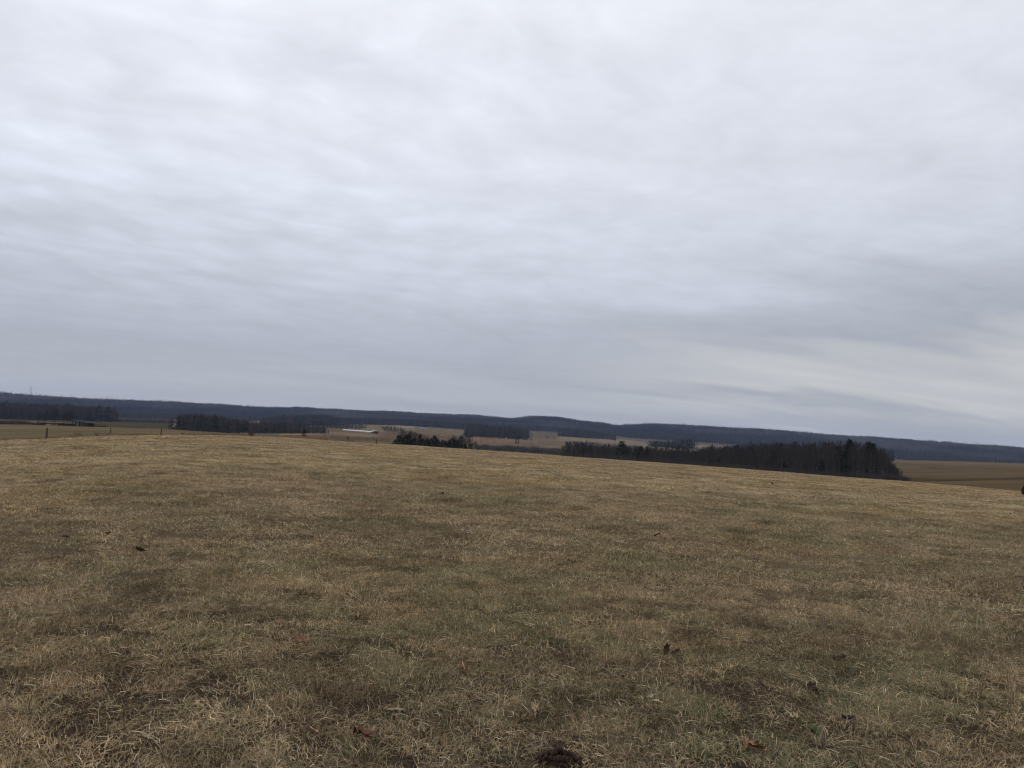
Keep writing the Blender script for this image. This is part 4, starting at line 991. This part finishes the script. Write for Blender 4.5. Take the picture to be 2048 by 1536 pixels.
# ---------------------------------------------------------------- buildings far off
M_ROOFD = plain('dark_metal_roof', (0.040, 0.042, 0.050), 0.6, 0.2, 1.5); M_PALEW = plain('pale_boards', (0.30, 0.29, 0.29), 0.8, 0.15, 2); M_DARKW = plain('dark_boards', (0.030, 0.030, 0.034), 0.85, 0.2, 2)
M_WHITE = plain('white_metal', (0.42, 0.43, 0.44), 0.5, 0.05, 1); M_LOG = plain('dark_logs', (0.035, 0.029, 0.026), 0.9, 0.3, 3)
def shed():
    p = spot(170, 420); rz = -float(az_of(170)); o = empty('open_shed', p, rz)
    W, Dp = 9.6, 5.0
    b = MB(); b.box((0.6, Dp / 2, 1.1), (W - 1.2, 0.15, 2.3)); b.build('back_wall', M_PALEW, o)
    b = MB(); b.box((W / 2 - 0.25, 0.1, 1.0), (0.2, Dp - 0.4, 2.0)); b.build('side_wall', M_PALEW, o)
    b = MB(); b.quad([(-W / 2, -Dp / 2, 3.1), (-W / 6, -Dp / 2, 3.15), (-W / 6, Dp / 2, 2.95), (-W / 2, Dp / 2, 2.9)]); b = MB()
    pts_ = [(-W / 2, 3.05), (-W / 6, 3.15), (W / 2 + 0.6, 1.75)]
    for (xa, za), (xb, zb) in zip(pts_[:-1], pts_[1:]):
        b.add([(xa, -Dp / 2 - .4, za), (xb, -Dp / 2 - .4, zb), (xb, Dp / 2 + .4, zb), (xa, Dp / 2 + .4, za), (xa, -Dp / 2 - .4, za + .22), (xb, -Dp / 2 - .4, zb + .22), (xb, Dp / 2 + .4, zb + .22), (xa, Dp / 2 + .4, za + .22)],
              [(0, 1, 5), (0, 5, 4), (3, 7, 6), (3, 6, 2), (4, 5, 6), (4, 6, 7), (0, 2, 1), (0, 3, 2), (1, 2, 6), (1, 6, 5), (0, 4, 7), (0, 7, 3)])
    b.build('roof', M_ROOFD, o)
    for x_, h_, w_ in ((-4.5, 2.95, 0.35), (-3.3, 3.0, 0.55), (-1.6, 3.0, 0.55), (0.3, 2.75, 0.28), (2.5, 2.3, 0.2), (4.6, 1.85, 0.2)):
        b = MB(); b.box((x_, -Dp / 2 + 0.2, h_ / 2 - 0.15), (w_, 0.3, h_)); b.build('post', M_DARKW, o)
    b = MB(); b.box((3.4, -1.2, 1.15), (1.3, 0.6, 1.0)); b.build('feed_box', M_DARKW, o)
    tag(o, 'open sided farm shed with dark sloping roof and pale back wall', 'shed')
    o.scale = (1, 1, 0.86)
    q = spot(202.5, 400); o = empty('feed_trough', q, -float(az_of(202)) + 0.05)
    b = MB(); b.box((0, 0, 0.45), (5.6, 0.7, 0.5)); b.build('trough', M_LOG, o)
    for x_ in (-2.3, 0, 2.3): b = MB(); b.box((x_, 0, 0.1), (0.2, 0.75, 0.5)); b.build('leg', M_LOG, o)
    tag(o, 'long low dark feed trough right of the shed', 'trough')
    for xa, n, lab in ((85, 9, 'long dark pile of logs left of the bare trees'), (135, 6, 'short dark pile of logs under the bare trees by the shed')):
        q = spot(xa, 440); o = empty('log_pile', q, -float(az_of(xa))); r = np.random.default_rng(xa)
        for k in range(n):
            L_ = r.uniform(3.5, 6.0); x0 = r.uniform(-0.55, 0.55) * n; z0 = 0.2 + 0.42 * (k % 3); a = r.normal(0, 0.12)
            b = MB(); b.tube([(x0 - L_ / 2 * cos(a), r.uniform(-.5, .5), z0), (x0, 0, z0 + .05), (x0 + L_ / 2 * cos(a), r.uniform(-.5, .5), z0)], 0.24, 6); b.build('log', M_LOG, o)
        tag(o, lab, 'log pile', 'dark log piles near the shed')
shed()
def long_barn():
    pa, pb = spot(748.5, 965), spot(690, 1080)
    v = pb - pa; L_ = np.linalg.norm(v); u = v / L_; rz = math.atan2(u[1], u[0]); o = empty('long_white_barn', pa, rz)
    sl = (pb[2] - 1.1 - pa[2]) / L_; W = 6.0; he, hr = 1.1, 2.2
    def P(t, y, z): return (t, y, z + sl * t)
    n = 8
    xs = np.linspace(0, L_, n + 1)
    for y0, y1, z0, z1 in ((-W / 2 - .3, 0, he, hr), (W / 2 + .3, 0, he, hr)):
        for a, b_ in zip(xs[:-1], xs[1:]):       # sheets of roofing, side by side
            m = MB(); a2, b2 = a + .04, b_ - .02
            m.add([P(a2, y0, z0), P(b2, y0, z0), P(b2, y1, z1), P(a2, y1, z1), P(a2, y0, z0 + .1), P(b2, y0, z0 + .1), P(b2, y1, z1 + .1), P(a2, y1, z1 + .1)],
                  [(4, 5, 6), (4, 6, 7), (0, 2, 1), (0, 3, 2), (0, 1, 5), (0, 5, 4), (1, 2, 6), (1, 6, 5), (0, 4, 7), (0, 7, 3)]); m.build('roof_panel', M_WHITE, o)
    m = MB(); m.add([P(0, -W / 2, -.8), P(L_, -W / 2, -.8), P(L_, -W / 2, he), P(0, -W / 2, he)], [(0, 1, 2), (0, 2, 3)]); m.add([P(0, W / 2, -.8), P(L_, W / 2, -.8), P(L_, W / 2, he), P(0, W / 2, he)], [(0, 1, 2), (0, 2, 3)]); m.build('side_wall', M_WHITE, o)
    m = MB(); m.add([(-.05, -W / 2, -.8), (-.05, W / 2, -.8), (-.05, W / 2, he), (-.05, 0, hr), (-.05, -W / 2, he)], [(0, 1, 2), (0, 2, 4), (4, 2, 3)]); m.build('gable_wall', M_DARKW, o)
    tag(o, 'long low barn with white metal roof beside the ploughed field', 'barn')
    q = spot(753, 955); o = empty('dark_shed', q, -float(az_of(752)) + 0.2)
    m = MB(); m.box((0, 0, 1.4), (4.4, 6, 2.9)); m.build('wall', M_DARKW, o)
    m = MB(); m.add([(-2.5, -3.3, 2.85), (0, -3.3, 3.7), (0, 3.3, 3.7), (-2.5, 3.3, 2.85), (2.5, -3.3, 2.85), (2.5, 3.3, 2.85)], [(0, 1, 2), (0, 2, 3), (1, 4, 5), (1, 5, 2), (0, 4, 1), (3, 2, 5)]); m.build('roof', M_PALEW, o)
    m = MB(); m.box((0, -3.03, 1.1), (2.2, 0.08, 2.2)); m.build('door', M_LOG, o)
    tag(o, 'small dark shed at the near end of the long white barn', 'shed')
    q = spot(747.5, 972); o = empty('grain_bin', q, 0)
    m = MB(); m.tube([(0, 0, -.5), (0, 0, 3.2)], 1.9, 14); m.build('bin', M_WHITE, o)
    m = MB(); m.tube([(0, 0, 3.2), (0, 0, 4.3)], [2.0, 0.2], 14); m.build('roof', M_WHITE, o); tag(o, 'round white grain bin behind the small dark shed', 'grain bin')
long_barn()
def house(xp, d, W, Dp, H, label, rz=0.2):
    q = spot(xp, d); o = empty('white_house', q, -float(az_of(xp)) + rz)
    m = MB(); m.box((0, 0, H / 2 - .4), (W, Dp, H + .8)); m.build('wall', M_WHITE, o)
    m = MB(); R_ = H + 1.6; m.add([(-W / 2 - .4, -Dp / 2 - .4, H), (W / 2 + .4, -Dp / 2 - .4, H), (W / 2 + .4, 0, R_), (-W / 2 - .4, 0, R_), (-W / 2 - .4, Dp / 2 + .4, H), (W / 2 + .4, Dp / 2 + .4, H)], [(0, 1, 2), (0, 2, 3), (3, 2, 5), (3, 5, 4), (0, 3, 4), (1, 5, 2)])
    m.build('roof', M_ROOFD, o)
    for x_ in (-W / 4, W / 4):
        m = MB(); m.box((x_, -Dp / 2 - .03, H * .55), (1.0, 0.1, 1.3)); m.build('window', M_DARKW, o)
    tag(o, label, 'house')
house(846, 1620, 7.5, 6, 2.6, 'small white house under the trees at the far field edge')
house(853, 1640, 4, 4, 2.2, 'tiny white outbuilding right of the small white house', 0.0)

def pylon():
    q = spot(59, 4500); o = empty('power_pylon', q, 0.4); M_ST = plain('galvanised_steel', (0.30, 0.31, 0.33), 0.6, 0.1, 1, 0.4, 0.4)
    Ht, B, T_ = 66.0, 6.5, 1.0
    for sx in (-1, 1):
        for sy in (-1, 1):
            m = MB(); m.tube([(sx * B, sy * B, -3), (sx * 2.2, sy * 2.2, Ht * .6), (sx * T_, sy * T_, Ht)], 0.2, 4); m.build('leg', M_ST, o)
    m = MB()
    for k in range(9):
        z0, z1 = Ht * k / 9, Ht * (k + 1) / 9; w0, w1 = np.interp(z0, [0, Ht * .6, Ht], [B, 2.2, T_]), np.interp(z1, [0, Ht * .6, Ht], [B, 2.2, T_])
        for a, b_ in (((-1, -1), (1, -1)), ((1, -1), (1, 1)), ((1, 1), (-1, 1)), ((-1, 1), (-1, -1))):
            m.tube([(a[0] * w0, a[1] * w0, z0), (b_[0] * w1, b_[1] * w1, z1)], 0.08, 3); m.tube([(b_[0] * w0, b_[1] * w0, z0), (a[0] * w1, a[1] * w1, z1)], 0.08, 3)
    m.build('bracing', M_ST, o)
    for z_, w_ in ((Ht * .62, 11), (Ht * .76, 13), (Ht * .9, 10)):
        m = MB(); m.tube([(-w_, 0, z_), (0, 0, z_ + 1.6), (w_, 0, z_)], 0.14, 4); m.tube([(-w_, 0, z_), (w_, 0, z_)], 0.14, 4); m.build('cross_arm', M_ST, o)
    tag(o, 'faint steel lattice power pylon on the ridge at far left', 'pylon')
pylon()

# ---------------------------------------------------------------- the air
def haze():
    zmax, zmin = 260.0, -75.0
    b = MB(); b.box((0, 0, (zmax + zmin) / 2), (19400, 19400, zmax - zmin)); m, nt, out = new_mat('haze')
    v = nt.nodes.new('ShaderNodeVolumePrincipled'); v.inputs['Color'].default_value = (0.47, 0.62, 0.97, 1); v.inputs['Density'].default_value = SKY_HAZE; v.inputs['Anisotropy'].default_value = 0.0
    nt.links.new(v.outputs[0], out.inputs['Volume']); o = b.build('haze', m); tag(o, 'thin bluish air over the valley', kind='stuff')
haze()
zs = ZT.min(), ZT.max(); print('LAND z', zs)
